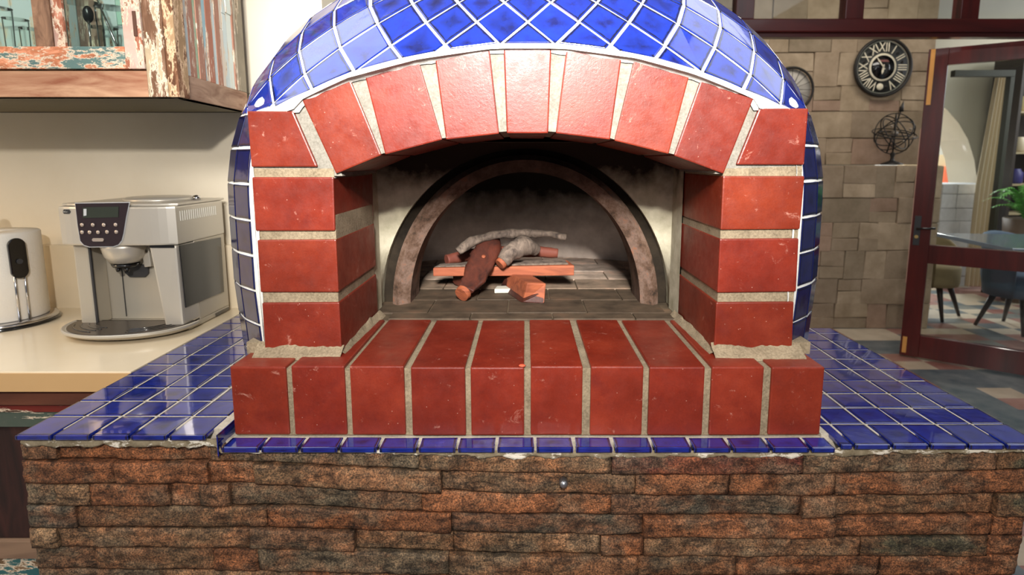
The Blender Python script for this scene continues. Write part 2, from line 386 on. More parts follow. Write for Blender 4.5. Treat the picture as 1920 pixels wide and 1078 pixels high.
def clip(poly, uvs, fn):
    out, ou = [], []
    n = len(poly)
    for i in range(n):
        a, b = poly[i], poly[(i+1) % n]; ga, gb = fn(a), fn(b); ua, ub = uvs[i], uvs[(i+1) % n]
        if ga > 0: out.append(a); ou.append(ua)
        if (ga > 0) != (gb > 0):
            lo, hi = 0., 1.
            for _ in range(18):
                m_ = (lo+hi)/2
                if (fn(a.lerp(b, m_)) > 0) == (ga > 0): lo = m_
                else: hi = m_
            t = (lo+hi)/2; out.append(a.lerp(b, t)); ou.append((ua[0]+(ub[0]-ua[0])*t, ua[1]+(ub[1]-ua[1])*t))
    return out, ou
ZBASE = .912
# grout skin under the tiles
mb = MB(); nd, nb = 150, 70; TL = AT[-1]; BT = ZT[-1][1]; b0 = ZBASE-ZC
for i in range(-nd, nd):
    for j in range(nb):
        q = [(TL*i/nd, b0+(BT-b0)*j/nb), (TL*(i+1)/nd, b0+(BT-b0)*j/nb), (TL*(i+1)/nd, b0+(BT-b0)*(j+1)/nb), (TL*i/nd, b0+(BT-b0)*(j+1)/nb)]
        pl = [D(*t) for t in q]
        if all(g(p, -.004) < 0 for p in pl): continue
        pl, _ = clip(pl, [(0, 0)]*4, lambda p: g(p, -.004))
        if len(pl) > 2:
            b = len(mb.v); mb.v += [tuple(p) for p in pl]; mb.face(range(b, b+len(pl)), (1, 1, 1), None, True)
# lip of grout from the shell's cut edge down to the face bricks
cap = 40; zl = [(-1, ZS+.01)]
ol = [Vector((-.4185, FY, ZS+.012+(EXT[0][1]-ZS-.012)*i/24)) for i in range(24)]+[Vector((x, FY, z)) for x, z in EXT]+[Vector((.4185, FY, EXT[0][1]-(EXT[0][1]-ZS-.012)*i/24)) for i in range(1, 25)]
def shellY(x, z):
    s = sc_(z)*(1-.03*max(0, (1.1-z)/.2) if z < 1.1 else 1); u = min(1, abs(x)/(AX*s)); return CY-BF*s*(1-u**NN)**(1/NN)
fine = []
for a, b_ in zip(ol, ol[1:]):
    k = max(1, int((b_-a).length/.008)); fine += [a.lerp(b_, i/k) for i in range(k)]
fine.append(ol[-1]); b = len(mb.v); K = 3
for q in fine:
    ys = shellY(q.x, q.z)
    nx = Vector((q.x, 0, (q.z-1.15)*1.2)).normalized()
    for k in range(K+1):
        t = k/K; yy = (FY+.002)*(1-t)+(ys+.001)*t; off = (-.010+.010*t)+.0025*noise.noise(q*60)
        mb.v.append((q.x+nx.x*off, yy, q.z+nx.z*off))
for i in range(len(fine)-1):
    for k in range(K): mb.face((b+i*(K+1)+k, b+(i+1)*(K+1)+k, b+(i+1)*(K+1)+k+1, b+i*(K+1)+k+1), (1, 1, 1), None, True)
shell = mb.build('dome_shell', GROUT, oven)
# diamond tiles over the dome
def ttint(lo=.7, hi=1.25):
    v = rng.uniform(lo, hi); return (v*rng.uniform(.9, 1.15), v*rng.uniform(.9, 1.1), v)
mb = MB(); PX_, PZ_, gap = .0925, .0905, .0042; ztop0 = EXT[0][1]; bsplit = None
bs = 0
for k in range(2000):
    if zof(k*.0005) > ztop0-.002: bs = k*.0005; break
nrow = int(BT/(PZ_/2))+2
for j in range(-1, nrow):
    for i in range(-20, 21):
        ca = (i+(j % 2)*.5)*PX_+.0045; cb = bs+.010+j*PZ_/2
        s_here = max(.25, sc_(zof(max(0, min(cb, BT)))))
        hw, hh = (PX_/2-gap*.72), (PZ_/2-gap*.72)
        if cb+hh > BT-.03 or abs(ca)+hw > TL*.62: continue
        j1, j2 = rng.uniform(-.0012, .0012), rng.uniform(-.0012, .0012)
        cr = [(ca+j1, cb-hh), (ca+hw, cb+j2), (ca+j1, cb+hh), (ca-hw, cb+j2)]
        uv = [(0, 0), (1, 0), (1, 1), (0, 1)]
        zm = bs-.001
        pq = [Vector((x, y, 0)) for x, y in cr]
        pq, uv = clip(pq, uv, lambda p: p.y-zm)
        if len(pq) < 3: continue
        pl = [D(p.x/(1 if True else s_here), p.y) for p in pq]
        if all(g(p, .004) <= 0 for p in pl): continue
        pl, uv = clip(pl, uv, lambda p: g(p, .004))
        if len(pl) >= 3: mb.tile(pl, uv, .0024, .0018, ttint(.62, 1.2))
mb.build('dome_tiles', DTILE, oven)
# upright tiles round the base of the shell
d0 = AT[-1]
for k in range(4000):
    if dome(ang(k*.0003), 1.2).x > .4185: d0 = k*.0003; break
TW, TH = .0535, .0555
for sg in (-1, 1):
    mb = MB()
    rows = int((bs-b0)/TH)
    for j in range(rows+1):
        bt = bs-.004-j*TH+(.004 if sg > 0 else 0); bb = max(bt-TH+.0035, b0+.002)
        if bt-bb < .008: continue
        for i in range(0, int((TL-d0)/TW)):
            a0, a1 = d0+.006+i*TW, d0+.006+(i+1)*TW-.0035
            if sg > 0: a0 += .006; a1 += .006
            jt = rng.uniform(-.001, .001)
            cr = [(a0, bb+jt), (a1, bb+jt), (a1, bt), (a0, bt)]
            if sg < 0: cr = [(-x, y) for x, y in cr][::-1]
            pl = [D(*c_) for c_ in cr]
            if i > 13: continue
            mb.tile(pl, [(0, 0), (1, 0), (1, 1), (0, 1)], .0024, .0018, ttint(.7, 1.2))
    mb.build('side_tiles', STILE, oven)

# --- inside: plaster throat, firing arch, chamber
THROAT = Mat('shade_topped_plaster', rough=.9, spec=.2)
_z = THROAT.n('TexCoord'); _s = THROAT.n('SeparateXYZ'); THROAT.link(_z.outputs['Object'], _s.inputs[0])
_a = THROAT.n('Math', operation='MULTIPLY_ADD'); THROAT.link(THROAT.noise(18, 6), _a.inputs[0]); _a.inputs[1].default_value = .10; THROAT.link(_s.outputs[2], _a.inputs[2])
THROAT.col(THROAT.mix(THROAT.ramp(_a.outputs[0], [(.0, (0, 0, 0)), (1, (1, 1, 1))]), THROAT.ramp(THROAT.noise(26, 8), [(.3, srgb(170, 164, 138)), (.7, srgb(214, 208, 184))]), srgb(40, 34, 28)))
# upper throat darkened in the colour, where the brick arch casts its shadow
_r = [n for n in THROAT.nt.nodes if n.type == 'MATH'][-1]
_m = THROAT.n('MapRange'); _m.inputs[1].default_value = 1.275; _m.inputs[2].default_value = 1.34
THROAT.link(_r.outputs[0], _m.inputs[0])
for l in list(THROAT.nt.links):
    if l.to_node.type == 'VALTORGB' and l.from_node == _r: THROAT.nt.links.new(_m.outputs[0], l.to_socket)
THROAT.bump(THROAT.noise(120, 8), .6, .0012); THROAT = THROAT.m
BRNBLK = Mat('brown_black', rough=.92, spec=.15); BRNBLK.col(BRNBLK.ramp(BRNBLK.noise(18, 8), [(.3, srgb(26, 22, 18)), (.7, srgb(52, 44, 34))])); BRNBLK.bump(BRNBLK.noise(70, 8), .6, .002); BRNBLK = BRNBLK.m  # near-black brown for the recess and the flare around the firing arch
RINGM = Mat('scorched_shaded_refractory', rough=.8, spec=.3); RINGM.col(RINGM.ramp(RINGM.noise(24, 9, rough=.75), [(.36, srgb(52, 42, 34)), (.46, srgb(94, 72, 58)), (.56, srgb(116, 96, 84)), (.66, srgb(140, 92, 66))])); 
_t = RINGM.n('TexCoord'); _s = RINGM.n('SeparateXYZ'); RINGM.link(_t.outputs['Object'], _s.inputs[0]); _m = RINGM.n('MapRange'); _m.inputs[1].default_value = 1.22; _m.inputs[2].default_value = 1.27; _m.inputs[4].default_value = .75; RINGM.link(_s.outputs[2], _m.inputs[0])  # top of the firing arch darkened in its colour, for the shadow there
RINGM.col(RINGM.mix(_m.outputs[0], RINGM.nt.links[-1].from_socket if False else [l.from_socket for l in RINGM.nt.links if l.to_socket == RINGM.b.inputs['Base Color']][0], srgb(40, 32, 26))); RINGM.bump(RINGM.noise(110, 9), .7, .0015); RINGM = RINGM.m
def para(n, hw, top, y, ex=2.0):
    """arch outline from right foot over the crown to the left foot"""
    out = []
    for i in range(n+1):
        t = pi*i/n; c_ = cos(t); s_ = sin(t)
        out.append(Vector((hw*(1 if c_ > 0 else -1)*abs(c_)**(2/ex)*1.0, y, ZS+(top-ZS)*abs(s_)**(2/2.0))))
    return out
N_ = 48
# reveal outline at the back of the face bricks, resampled by height/angle to meet the firing arch
rev = []
xs = F(640, 664).x
for i in range(N_+1):
    t = pi*i/N_; c_, s_ = cos(t), sin(t)
    hx = .296
    k = 1/max(abs(c_)/hx, abs(s_)/.335, 1e-6)
    x = c_*k; z = ZS+s_*k
    zt = 1.341-.063*(abs(x)/.29)**2
    rev.append(Vector((x, .275, min(z, zt+.012))))
rev2 = [Vector((p.x*1.0, .350, p.z)) for p in rev]
outer = para(N_, .302, 1.325, .375); ringo = para(N_, .279, 1.312, .375); ringi = para(N_, .243, 1.277, .382)
mb = MB()
def loft(mb, A, B, tint=(1, 1, 1)):
    b = len(mb.v); n = len(A); mb.v += [tuple(p) for p in A]+[tuple(p) for p in B]
    for i in range(n-1): mb.face((b+i, b+i+1, b+n+i+1, b+n+i), tint, None, True)
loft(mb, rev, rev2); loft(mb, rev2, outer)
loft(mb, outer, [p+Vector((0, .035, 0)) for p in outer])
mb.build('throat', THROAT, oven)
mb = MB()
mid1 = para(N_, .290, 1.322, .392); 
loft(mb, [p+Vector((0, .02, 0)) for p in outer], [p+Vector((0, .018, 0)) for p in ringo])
mb.build('ring_recess', BRNBLK, oven)
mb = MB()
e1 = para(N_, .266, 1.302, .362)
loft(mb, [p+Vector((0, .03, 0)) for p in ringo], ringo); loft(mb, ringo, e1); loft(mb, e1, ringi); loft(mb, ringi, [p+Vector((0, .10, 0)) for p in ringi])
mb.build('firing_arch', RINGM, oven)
CHAM = Mat('shade_topped_render', rough=.95, spec=.15)
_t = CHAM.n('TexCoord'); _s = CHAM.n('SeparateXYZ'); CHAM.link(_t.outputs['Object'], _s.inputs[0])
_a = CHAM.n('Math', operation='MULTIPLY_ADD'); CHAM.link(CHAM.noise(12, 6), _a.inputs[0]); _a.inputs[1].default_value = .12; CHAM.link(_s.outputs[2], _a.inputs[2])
_m = CHAM.n('MapRange'); _m.inputs[1].default_value = 1.15; _m.inputs[2].default_value = 1.27; CHAM.link(_a.outputs[0], _m.inputs[0])  # upper chamber darkened in the colour, in place of the arch's shadow
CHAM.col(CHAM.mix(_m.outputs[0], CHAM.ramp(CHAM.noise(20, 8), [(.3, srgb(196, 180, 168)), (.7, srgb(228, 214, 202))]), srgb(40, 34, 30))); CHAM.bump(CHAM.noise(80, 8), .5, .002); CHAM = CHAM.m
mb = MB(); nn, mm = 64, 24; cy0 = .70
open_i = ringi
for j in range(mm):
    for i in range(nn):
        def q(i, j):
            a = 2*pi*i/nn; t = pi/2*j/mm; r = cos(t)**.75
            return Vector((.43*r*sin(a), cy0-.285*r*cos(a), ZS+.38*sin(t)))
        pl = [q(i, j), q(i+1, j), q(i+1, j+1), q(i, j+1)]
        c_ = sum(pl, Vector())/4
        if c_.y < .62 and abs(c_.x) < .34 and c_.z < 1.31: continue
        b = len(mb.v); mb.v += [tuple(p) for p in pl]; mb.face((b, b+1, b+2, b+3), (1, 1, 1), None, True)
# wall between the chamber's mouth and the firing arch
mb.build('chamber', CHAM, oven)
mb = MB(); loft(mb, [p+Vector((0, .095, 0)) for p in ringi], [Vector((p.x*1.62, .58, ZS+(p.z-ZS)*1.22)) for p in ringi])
mb.build('mouth_flare', BRNBLK, oven)
HEARTH = Mat('hearth_tile', rough=.7, spec=.35); HEARTH.col(HEARTH.mix(1., HEARTH.ramp(HEARTH.noise(20, 8), [(.3, srgb(70, 60, 50)), (.55, srgb(104, 90, 76)), (.75, srgb(128, 102, 84))]), HEARTH.tint(), 'MULTIPLY')); HEARTH.bump(HEARTH.noise(100, 8), .5, .001); HEARTH = HEARTH.m
mb = MB()
y = .258; j = 0
while y < .98:
    x = -.42+(.07 if j % 2 else 0)
    h = .045 if j == 0 else .11
    while x < .42:
        w = .158; v = rng.uniform(.8, 1.1)
        back_gain = .7+3.9*max(0, min(1, (y-.44)/.25))  # hearth tiles grow paler and bluer towards the back
        if y > .45 or abs(x+w/2) < .30: mb.box((max(x, -.43), y, ZS-.03), (min(x+w-.003, .43), y+h-.003, ZS+.002+rng.uniform(-.0006, .0006)), (v*back_gain*.98, v*back_gain*(.90+.03*back_gain), v*back_gain*(.76+.09*back_gain)), .0012)
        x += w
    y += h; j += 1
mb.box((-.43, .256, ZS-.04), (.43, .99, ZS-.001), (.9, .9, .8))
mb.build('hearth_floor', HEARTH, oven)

# ================================================================ firewood
BARK = m_wood('grey_bark', (58, 48, 42), (128, 112, 98), .85, 70, (1, 1, .5), 0, .9)
DBARK = m_wood('burgundy_bark', (40, 18, 12), (84, 38, 24), .6, 40, (1, .3, 1), 0, .9)
SPLIT = m_wood('split_timber', (104, 50, 30), (168, 92, 58), .7, 60, (.12, 1, 1), 0, .5)
def log_mesh(pts, r, n=14, flat=1., seed=0, tint=(1, 1, 1), rough=.14):
    mb = MB(); pts = [Vector(p) for p in pts]; fine = []
    for a in range(len(pts)-1):
        for k in range(8):
            t = k/8; p0 = pts[max(0, a-1)]; p1 = pts[a]; p2 = pts[a+1]; p3 = pts[min(len(pts)-1, a+2)]
            fine.append(.5*((2*p1)+(p2-p0)*t+(2*p0-5*p1+4*p2-p3)*t*t+(3*p1-p0-3*p2+p3)*t**3))
    fine.append(pts[-1]); rr = []
    for i in range(len(fine)):
        f = i/(len(fine)-1)*(len(r)-1); k = min(int(f), len(r)-2); rr.append(r[k]+(r[k+1]-r[k])*(f-k))
    mb.tube(fine, rr, n, tint, sm=True)
    for i, v in enumerate(mb.v):
        k = i//n; c_ = fine[min(k, len(fine)-1)]; d = Vector(v)-c_
        m_ = 1+rough*2.2*noise.noise(Vector(v)*45+Vector((seed, 0, 0)))+rough*noise.noise(Vector(v)*140)
        d = Vector((d.x, d.y, d.z*flat))*m_; mb.v[i] = tuple(c_+d)
    return mb
def wood(name, label, mb, m, ends=None):
    o = mb.build(name, m); tag(o, label, 'firewood', 'firewood laid in the oven'); 
    return o
# block on the floor, right of the middle, cut face forward
mb = MB(); A = P(965, 545, Z=1.03); 
l0 = [P(972, 552, Y=.40), P(1004, 570, Y=.372), P(1036, 548, Y=.372+.02), P(1003, 527, Y=.40)]
mb.hexa([Vector((-.006, .385, ZS+.003)), Vector((.040, .375, ZS+.003)), Vector((.044, .385, ZS+.044)), Vector((.004, .375, ZS+.047)),
         Vector((-.058, .53, ZS+.003)), Vector((.000, .54, ZS+.003)), Vector((.004, .54, ZS+.038)), Vector((-.040, .53, ZS+.040))], (1, 1, 1), .003)
o = wood('split_log', 'short split block on the oven floor, its cut end forward beneath the plank', mb, SPLIT)
mb = MB(); mb.hexa([Vector((-.010, .384, ZS+.0025)), Vector((.038, .3735, ZS+.0025)), Vector((.043, .384, ZS+.030)), Vector((-.002, .376, ZS+.012)),
         Vector((-.062, .53, ZS+.0025)), Vector((-.02, .54, ZS+.0025)), Vector((-.02, .54, ZS+.028)), Vector((-.046, .53, ZS+.030))], (1, 1, 1), .003)
mb.build('bark', DBARK, o)
# second block, hidden mostly, to carry the plank on the left
mb = log_mesh([(-.160, .54, ZS+.021), (-.12, .60, ZS+.022), (-.10, .68, ZS+.021)], [.019, .020, .018], seed=8)
wood('round_log', 'dark round stick on the oven floor beneath the left end of the plank', mb, DBARK)
# long orange plank across
mb = MB(); L_ = P(815, 517, Y=.50); R_ = P(1075, 508, Y=.50)
mb.hexa([Vector((-.213, .500, 1.036)), Vector((.112, .492, 1.039)), Vector((.112, .492, 1.063)), Vector((-.213, .500, 1.055)),
         Vector((-.205, .535, 1.036)), Vector((.107, .552, 1.041)), Vector((.100, .552, 1.065)), Vector((-.205, .535, 1.057))], (1, 1, 1), .002)
o = wood('split_log', 'long orange split plank lying across the middle of the wood pile', mb, SPLIT)
mb = MB(); mb.hexa([Vector((-.213, .506, 1.056)), Vector((.100, .500, 1.0635)), Vector((.098, .505, 1.067)), Vector((-.20, .508, 1.059)),
                    Vector((-.205, .534, 1.057)), Vector((.095, .551, 1.065)), Vector((.09, .548, 1.069)), Vector((-.20, .533, 1.060))], (1, 1, 1), .001)
mb.build('bark', BARK, o)
# dark bark log leaning forward over the plank
mb = log_mesh([(-.127, .400, ZS+.030), (-.114, .43, ZS+.046), (-.100, .47, ZS+.070), (-.088, .515, ZS+.092), (-.082, .56, ZS+.104)], [.017, .0265, .029, .030, .027], seed=2, rough=.09)
ax0 = Vector((-.1, .47, ZS+.07)); ud = Vector((.04, .12, .085)).normalized(); nf = Vector((.1, -.55, .8)); nf = (nf-ud*nf.dot(ud)).normalized()
for i, v in enumerate(mb.v):
    d = Vector(v)-ax0; h = d.dot(nf); mb.v[i] = tuple(Vector(v)-nf*max(0, h-.008)*.9-nf*h*.15)
o = wood('bark_log', 'dark brown bark log leaning forward over the plank, its round cut end near the floor', mb, DBARK)
mb = log_mesh([(-.136, .392, ZS+.0175), (-.131, .400, ZS+.022)], [.0165, .0185], seed=5, rough=.05); mb.build('cut_end', SPLIT, o)
mb = MB(); mb.lathe([(.0001, 0), (.0055, 0), (.004, .002), (.0001, .0025)], 12, (0, 0, 0)); Mk = Matrix.Translation(ax0+nf*.0065+ud*.018) @ nf.to_track_quat('Z', 'Y').to_matrix().to_4x4(); mb.v = [tuple(Mk @ Vector(v)) for v in mb.v]; mb.build('knot', SPLIT, o)
# stubby grey curved piece
mb = log_mesh([(-.052, .478, 1.074), (-.030, .492, 1.094), (.000, .515, 1.104), (.028, .535, 1.090)], [.015, .021, .022, .012], seed=3, rough=.12)
o = wood('curved_branch', 'stubby grey curved branch resting on the plank, right of the dark bark log', mb, BARK)
mb = MB(); mb.tube([(-.0585, .474, 1.068), (-.050, .480, 1.075)], [.0125, .0145], 14); mb.build('cut_end', SPLIT, o)
# thin stick on top
mb = log_mesh([(-.155, .50, 1.094), (-.125, .51, 1.112), (-.075, .53, 1.128), (-.01, .54, 1.131), (.045, .545, 1.130), (.095, .55, 1.120)], [.013, .015, .011, .014, .012, .010], seed=4, flat=.75, rough=.2)
wood('crooked_branch', 'thin crooked grey branch lying on top of the wood pile', mb, BARK)
mb = log_mesh([(-.19, .56, 1.064), (-.14, .59, 1.070), (-.07, .60, 1.076), (.02, .60, 1.078), (.08, .60, 1.074)], [.012, .016, .014, .014, .012], seed=6, rough=.08)
wood('round_log', 'reddish round stick lying behind the plank, its pointed end at the left', mb, m_wood('red_stick', (92, 44, 34), (130, 70, 52), .7, 20, (.3, 1, 1)))
mb = MB(); mb.hexa([Vector((-.070, .466, ZS+.0035)), Vector((-.022, .470, ZS+.0035)), Vector((-.022, .470, ZS+.0135)), Vector((-.070, .466, ZS+.0135)),
                    Vector((-.066, .50, ZS+.0035)), Vector((-.026, .505, ZS+.0035)), Vector((-.026, .505, ZS+.0135)), Vector((-.066, .50, ZS+.0135))], (1, 1, 1), .002)
tag(mb.build('firelighter', simple('firelighter_white', (184, 182, 168), .8)), 'small white firelighter block on the oven floor beneath the plank', 'firelighter')

# ================================================================ counter under the oven
ctr = thing('oven_counter', 'low stone-clad counter with blue tiled top carrying the brick oven', 'counter', (0, .3, 0))
YF, ZL, ZR, ZSP = -.035, .910, .896, .891
XL, XR = -.736, .748
mb = MB(); mb.box((XL+.012, -.008, 0), (XR-.012, .56, .868)); mb.box((XL+.012, .56, 0), (-.45, .70, .868))
mb.build('counter_core', MORTAR, ctr)
CEM = m_mortar('rough_render', (112, 104, 86), (178, 168, 146), .003)
mb = MB(); mb.box((XL+.003, -.012, .866), (-.4455, .70, ZL-.0012)); mb.build('tile_bed', TGROUT, ctr)
mb = MB(); mb.box((-.4445, -.012, .860), (XR-.004, -.0005, ZSP-.0012)); mb.box((sx1+.002, -.0005, .866), (XR-.004, .56, ZR-.0012)); mb.box((-.4445, -.0005, .866), (sx1+.002, .255, ZB-.004)); mb.box((-.4445, .2555, .866), (sx1+.002, .56, ZR-.0012)); mb.build('tile_bed', TGROUT, ctr)
def flat_tile(mb, x0, x1, y0, y1, z, lo=.72, hi=1.22, tl=.0):
    j = lambda: rng.uniform(-.0007, .0007); dz = rng.uniform(-.0005, .0005)
    p = [Vector((x0+j(), y0+j(), z-.003+dz)), Vector((x1+j(), y0+j(), z-.003+dz)), Vector((x1+j(), y1+j(), z-.003+dz+rng.uniform(-.0005, .0005))), Vector((x0+j(), y1+j(), z-.003+dz))]
    mb.tile(p, [(0, 0), (1, 0), (1, 1), (0, 1)], .0032, .0018, ttint(lo, hi))
def tile_lip(mb, x0, x1, y, z, h=.007):
    mb.box((x0, y-.0015, z-h), (x1, y+.006, z-.0003), (.55, .6, .8), .0012)
mb = MB(); G = .0021; ys = [YF]+[YF+.065+.0575*k for k in range(13)]
for i in range(5):
    xa, xb = XL+.0555*i, XL+.0555*(i+1)
    tile_lip(mb, xa+G, xb-G, YF, ZL)
    for a, b in zip(ys, ys[1:]): flat_tile(mb, xa+G, xb-G, a+(0 if a == YF else G), min(b, .70)-G, ZL)
i = 5; xa = XL+.0555*5
for a, b in zip(ys[6:], ys[7:]): flat_tile(mb, xa+G, -.4465, a+G, min(b, .70)-G, ZL)
for a, b in zip(ys[2:6], ys[3:7]): flat_tile(mb, xa+G, -.4465, a+G, min(b, .70)-G, ZL)
mb.box((-.4463, YF+.002, .875), (-.4445, .12, ZL-.001), (.4, .45, .6), .0006)
mb.build('left_top_tiles', CTILE, ctr)['label'] = 'raised left tile field, one step above the front row'
mb = MB(); x = -.440; k = 0
while x < .44:
    w = .0568; x1 = min(x+w, .449); 
    tile_lip(mb, x+G, x1-G, YF, ZSP); flat_tile(mb, x+G, x1-G, YF, -.0035, ZSP); x += w
mb.build('front_row_tiles', CTILE, ctr)
mb = MB(); ys = [YF]+[YF+.067+.0603*k for k in range(10)]
xs_ = [.4535, .4735]+[.4735+.0549*k for k in range(1, 6)]
for a, b in zip(xs_, xs_[1:]):
    tile_lip(mb, a+G, b-G, YF, ZR)
    for c_, d in zip(ys, ys[1:]):
        if c_ > YF and a < .47: continue
        flat_tile(mb, a+G, b-G, c_+(0 if c_ == YF else G), min(d, .56)-G, ZR)
for c_, d in zip(ys[1:], ys[2:]): flat_tile(mb, sx1+.005, .4735-G, c_+G, min(d, .56)-G, ZR)
mb.build('right_top_tiles', CTILE, ctr)
# --- ledgestone cladding: rows read off the photograph
XC_ = [20, 480, 950, 1500, 1930]
RB = [[831, 833, 852, 850, 840], [862, 866, 886, 888, 879], [904, 906, 928, 930, 923], [943, 949, 967, 969, 966], [986, 988, 1004, 1006, 1003], [1024, 1025, 1041, 1041, 1041], [1066, 1068, 1080, 1080, 1080]]
for k in range(14): RB.append([v+40 for v in RB[-1]])
RS = [[28, 105, 392, 470, 786, 1146, 1505, 1870, 1932], [26, 218, 392, 478, 828, 1192, 1368, 1566, 1930], [40, 108, 172, 320, 376, 432, 790, 1146, 1502, 1566, 1866, 1932],
      [44, 146, 500, 846, 1206, 1566, 1860, 1932], [48, 112, 470, 666, 850, 1022, 1126, 1206, 1612, 1850, 1932], [55, 178, 402, 486, 842, 1196, 1380, 1650, 1912], [60, 300, 560, 900, 1230, 1500, 1900]]
OR, TA, GY, DK, PU, GN, CR = (150, 102, 72), (142, 114, 88), (122, 108, 90), (94, 88, 78), (118, 68, 60), (104, 100, 80), (170, 142, 112)
RC = [[GY, OR, TA, GY, TA, PU, GY, GN], [OR, OR, OR, TA, TA, OR, OR, OR], [GY, TA, OR, OR, GY, GY, OR, DK, GY, TA, GN], [DK, TA, OR, DK, OR, OR, OR], [CR, TA, GY, TA, TA, CR, OR, TA, GN], [GY, TA, OR, GY, TA, TA, OR], [GY, TA, OR, TA, OR, TA]]
def rowy(r, x):
    for (a, b) in zip(range(4), range(1, 5)):
        if x <= XC_[b] or b == 4:
            t = (x-XC_[a])/(XC_[b]-XC_[a]); return RB[r][a]+(RB[r][b]-RB[r][a])*t
mb = MB()
def stone(mb, x0, x1, zf0, zf1, col, seed, yb, dep):
    """one split-face stone; zf(x) give its lower and upper edge"""
    st = .0055; nx = max(4, int((x1-x0)/st)); nz = 8; b = len(mb.v)
    for i in range(nx+1):
        u = i/nx; x = x0+(x1-x0)*u
        z0, z1 = zf0(x), zf1(x)
        for k in range(nz+1):
            w = k/nz; z = z0+(z1-z0)*w
            e = min(1, min(u, 1-u)*(x1-x0)/.004, min(w, 1-w)*(z1-z0)/.003)
            q = Vector((x*1.0, seed*.37, z))
            d = dep+.0045*noise.noise(Vector((x*13, seed, z*25)))+.0022*noise.noise(Vector((x*50, seed, z*60)))+.0016*noise.noise(q*160)
            dx = .0014*noise.noise(Vector((seed, z*120, 3))) if u in (0, 1) else 0
            dz = .0012*noise.noise(Vector((x*90, seed, 9))) if w in (0, 1) else 0
            mb.v.append((x+dx, yb-d*(.86+.14*e**.5), z+dz))
    def I(i, k): return b+i*(nz+1)+k
    for i in range(nx):
        for k in range(nz): mb.face((I(i, k), I(i+1, k), I(i+1, k+1), I(i, k+1)), col, None, True)
    lp = [I(i, 0) for i in range(nx+1)]+[I(nx, k) for k in range(1, nz+1)]+[I(i, nz) for i in range(nx-1, -1, -1)]+[I(0, k) for k in range(nz-1, 0, -1)]
    c0 = len(mb.v)
    for j in lp: v = mb.v[j]; mb.v.append((v[0], yb+.012, v[2]))
    n = len(lp)
    for j in range(n): mb.face((lp[j], c0+j, c0+(j+1) % n, lp[(j+1) % n]), tuple(.8*c for c in col))
YS = -.006; sd = 0
def zline(r):
    pts = []
    for x in range(0, 1960, 40):
        p = P(x, rowy(r, x), Y=-.024); pts.append((p.x, p.z))
    def f(X):
        for (a, za), (b, zb) in zip(pts, pts[1:]):
            if X <= b: return za+(zb-za)*(X-a)/(b-a)
        return pts[-1][1]
    return f
ZLN = [zline(r) for r in range(len(RB))]
srng = random.Random(3)
for r in range(len(RB)-1):
    if r < len(RS): edges = [P(x, rowy(r, x)+20, Y=-.024).x for x in RS[r]]; cols = RC[r]
    else:
        edges = [-.725]; cols = []
        while edges[-1] < .70: edges.append(min(.74, edges[-1]+srng.uniform(.12, .32))); cols.append(srng.choice([OR, TA, GY, OR, TA]))
        if edges[-1] < .735: edges[-1] = .738
    edges[0] = max(edges[0], XL-.002); edges[-1] = min(max(edges[-1], .738), XR-.003)
    cols = cols+[OR, TA, OR, GY]
    for (a, b), c in zip(zip(edges, edges[1:]), cols):
        sd += 1; cc = srgb(*c); v = srng.uniform(.85, 1.12)
        up, dn = ZLN[r], ZLN[r+1]
        topcut = (lambda x: min(up(x), .880 if x > -.44 else .9)-.0008) if r == 0 else (lambda x, f=up: f(x)-.0008)
        if dn((a+b)/2)-topcut((a+b)/2) > -.012: continue
        v3 = .80*srng.uniform(.72, 1.12); cc = tuple(k*v3 for k in cc[:3])
        stone(mb, a+.0004, b-.0004, lambda x, f=dn: f(x)+.0003, topcut, (cc[0]*v, cc[1]*v, cc[2]*v), sd, YS, srng.uniform(.014, .027))
mb.build('stone_cladding', STONE, ctr)
for sgn, y1_, xc in ((-1, .235, -.7235), (1, .555, .7355)):
    mb = MB()
    for r in range(len(RB)-1):
        y = -.004
        while y < y1_-.01:
            w = srng.uniform(.08, .22); y2 = y1_ if y+w > y1_-.05 else y+w; sd += 1
            zc_ = XL if sgn < 0 else XR; a_, b_ = ZLN[r+1](zc_)+.0004, min(ZLN[r](zc_), .8655)-.0006
            if b_-a_ > .012:
                k = .8*srng.uniform(.75, 1.1); stone(mb, y+.0004, y2-.0004, lambda x, q=a_: q, lambda x, q=b_: q, tuple(c*k for c in srgb(*srng.choice([OR, TA, GY, OR]))[:3]), sd, 0, srng.uniform(.005, .008))
            y = y2
    mb.v = [(xc-sgn*v[1], v[0], v[2]) for v in mb.v]; mb.build('side_cladding', STONE, ctr, True)
# render band between tiles and stone
mb = MB(); b = len(mb.v); nx = 260; K = 5
for i in range(nx+1):
    x = XL+.004+(XR-XL-.008)*i/nx; left = x < -.4445
    zt = (ZL-.0075) if left else ZSP-.0075 if x < .45 else ZR-.0075
    zb_ = ZLN[0](x)-.004+.006*noise.noise(Vector((x*40, 0, 0)))+.004*noise.noise(Vector((x*130, 5, 0))); zb_ = min(zb_, zt-.004)
    for k in range(K+1):
        w = k/K; nz_ = noise.noise(Vector((x*60, w*3, 2)))
        mb.v.append((x, YF+.006-.004*w*(1-w)*4*0+.004*w+.003*nz_+(.014 if k == K else 0)-.006*w, zt+(zb_-zt)*w))
for i in range(nx):
    for k in range(K): mb.face((b+i*(K+1)+k, b+i*(K+1)+k+1, b+(i+1)*(K+1)+k+1, b+(i+1)*(K+1)+k), (1, 1, 1), None, True)
RB_M = Mat('smeared_render', rough=.95, spec=.2)
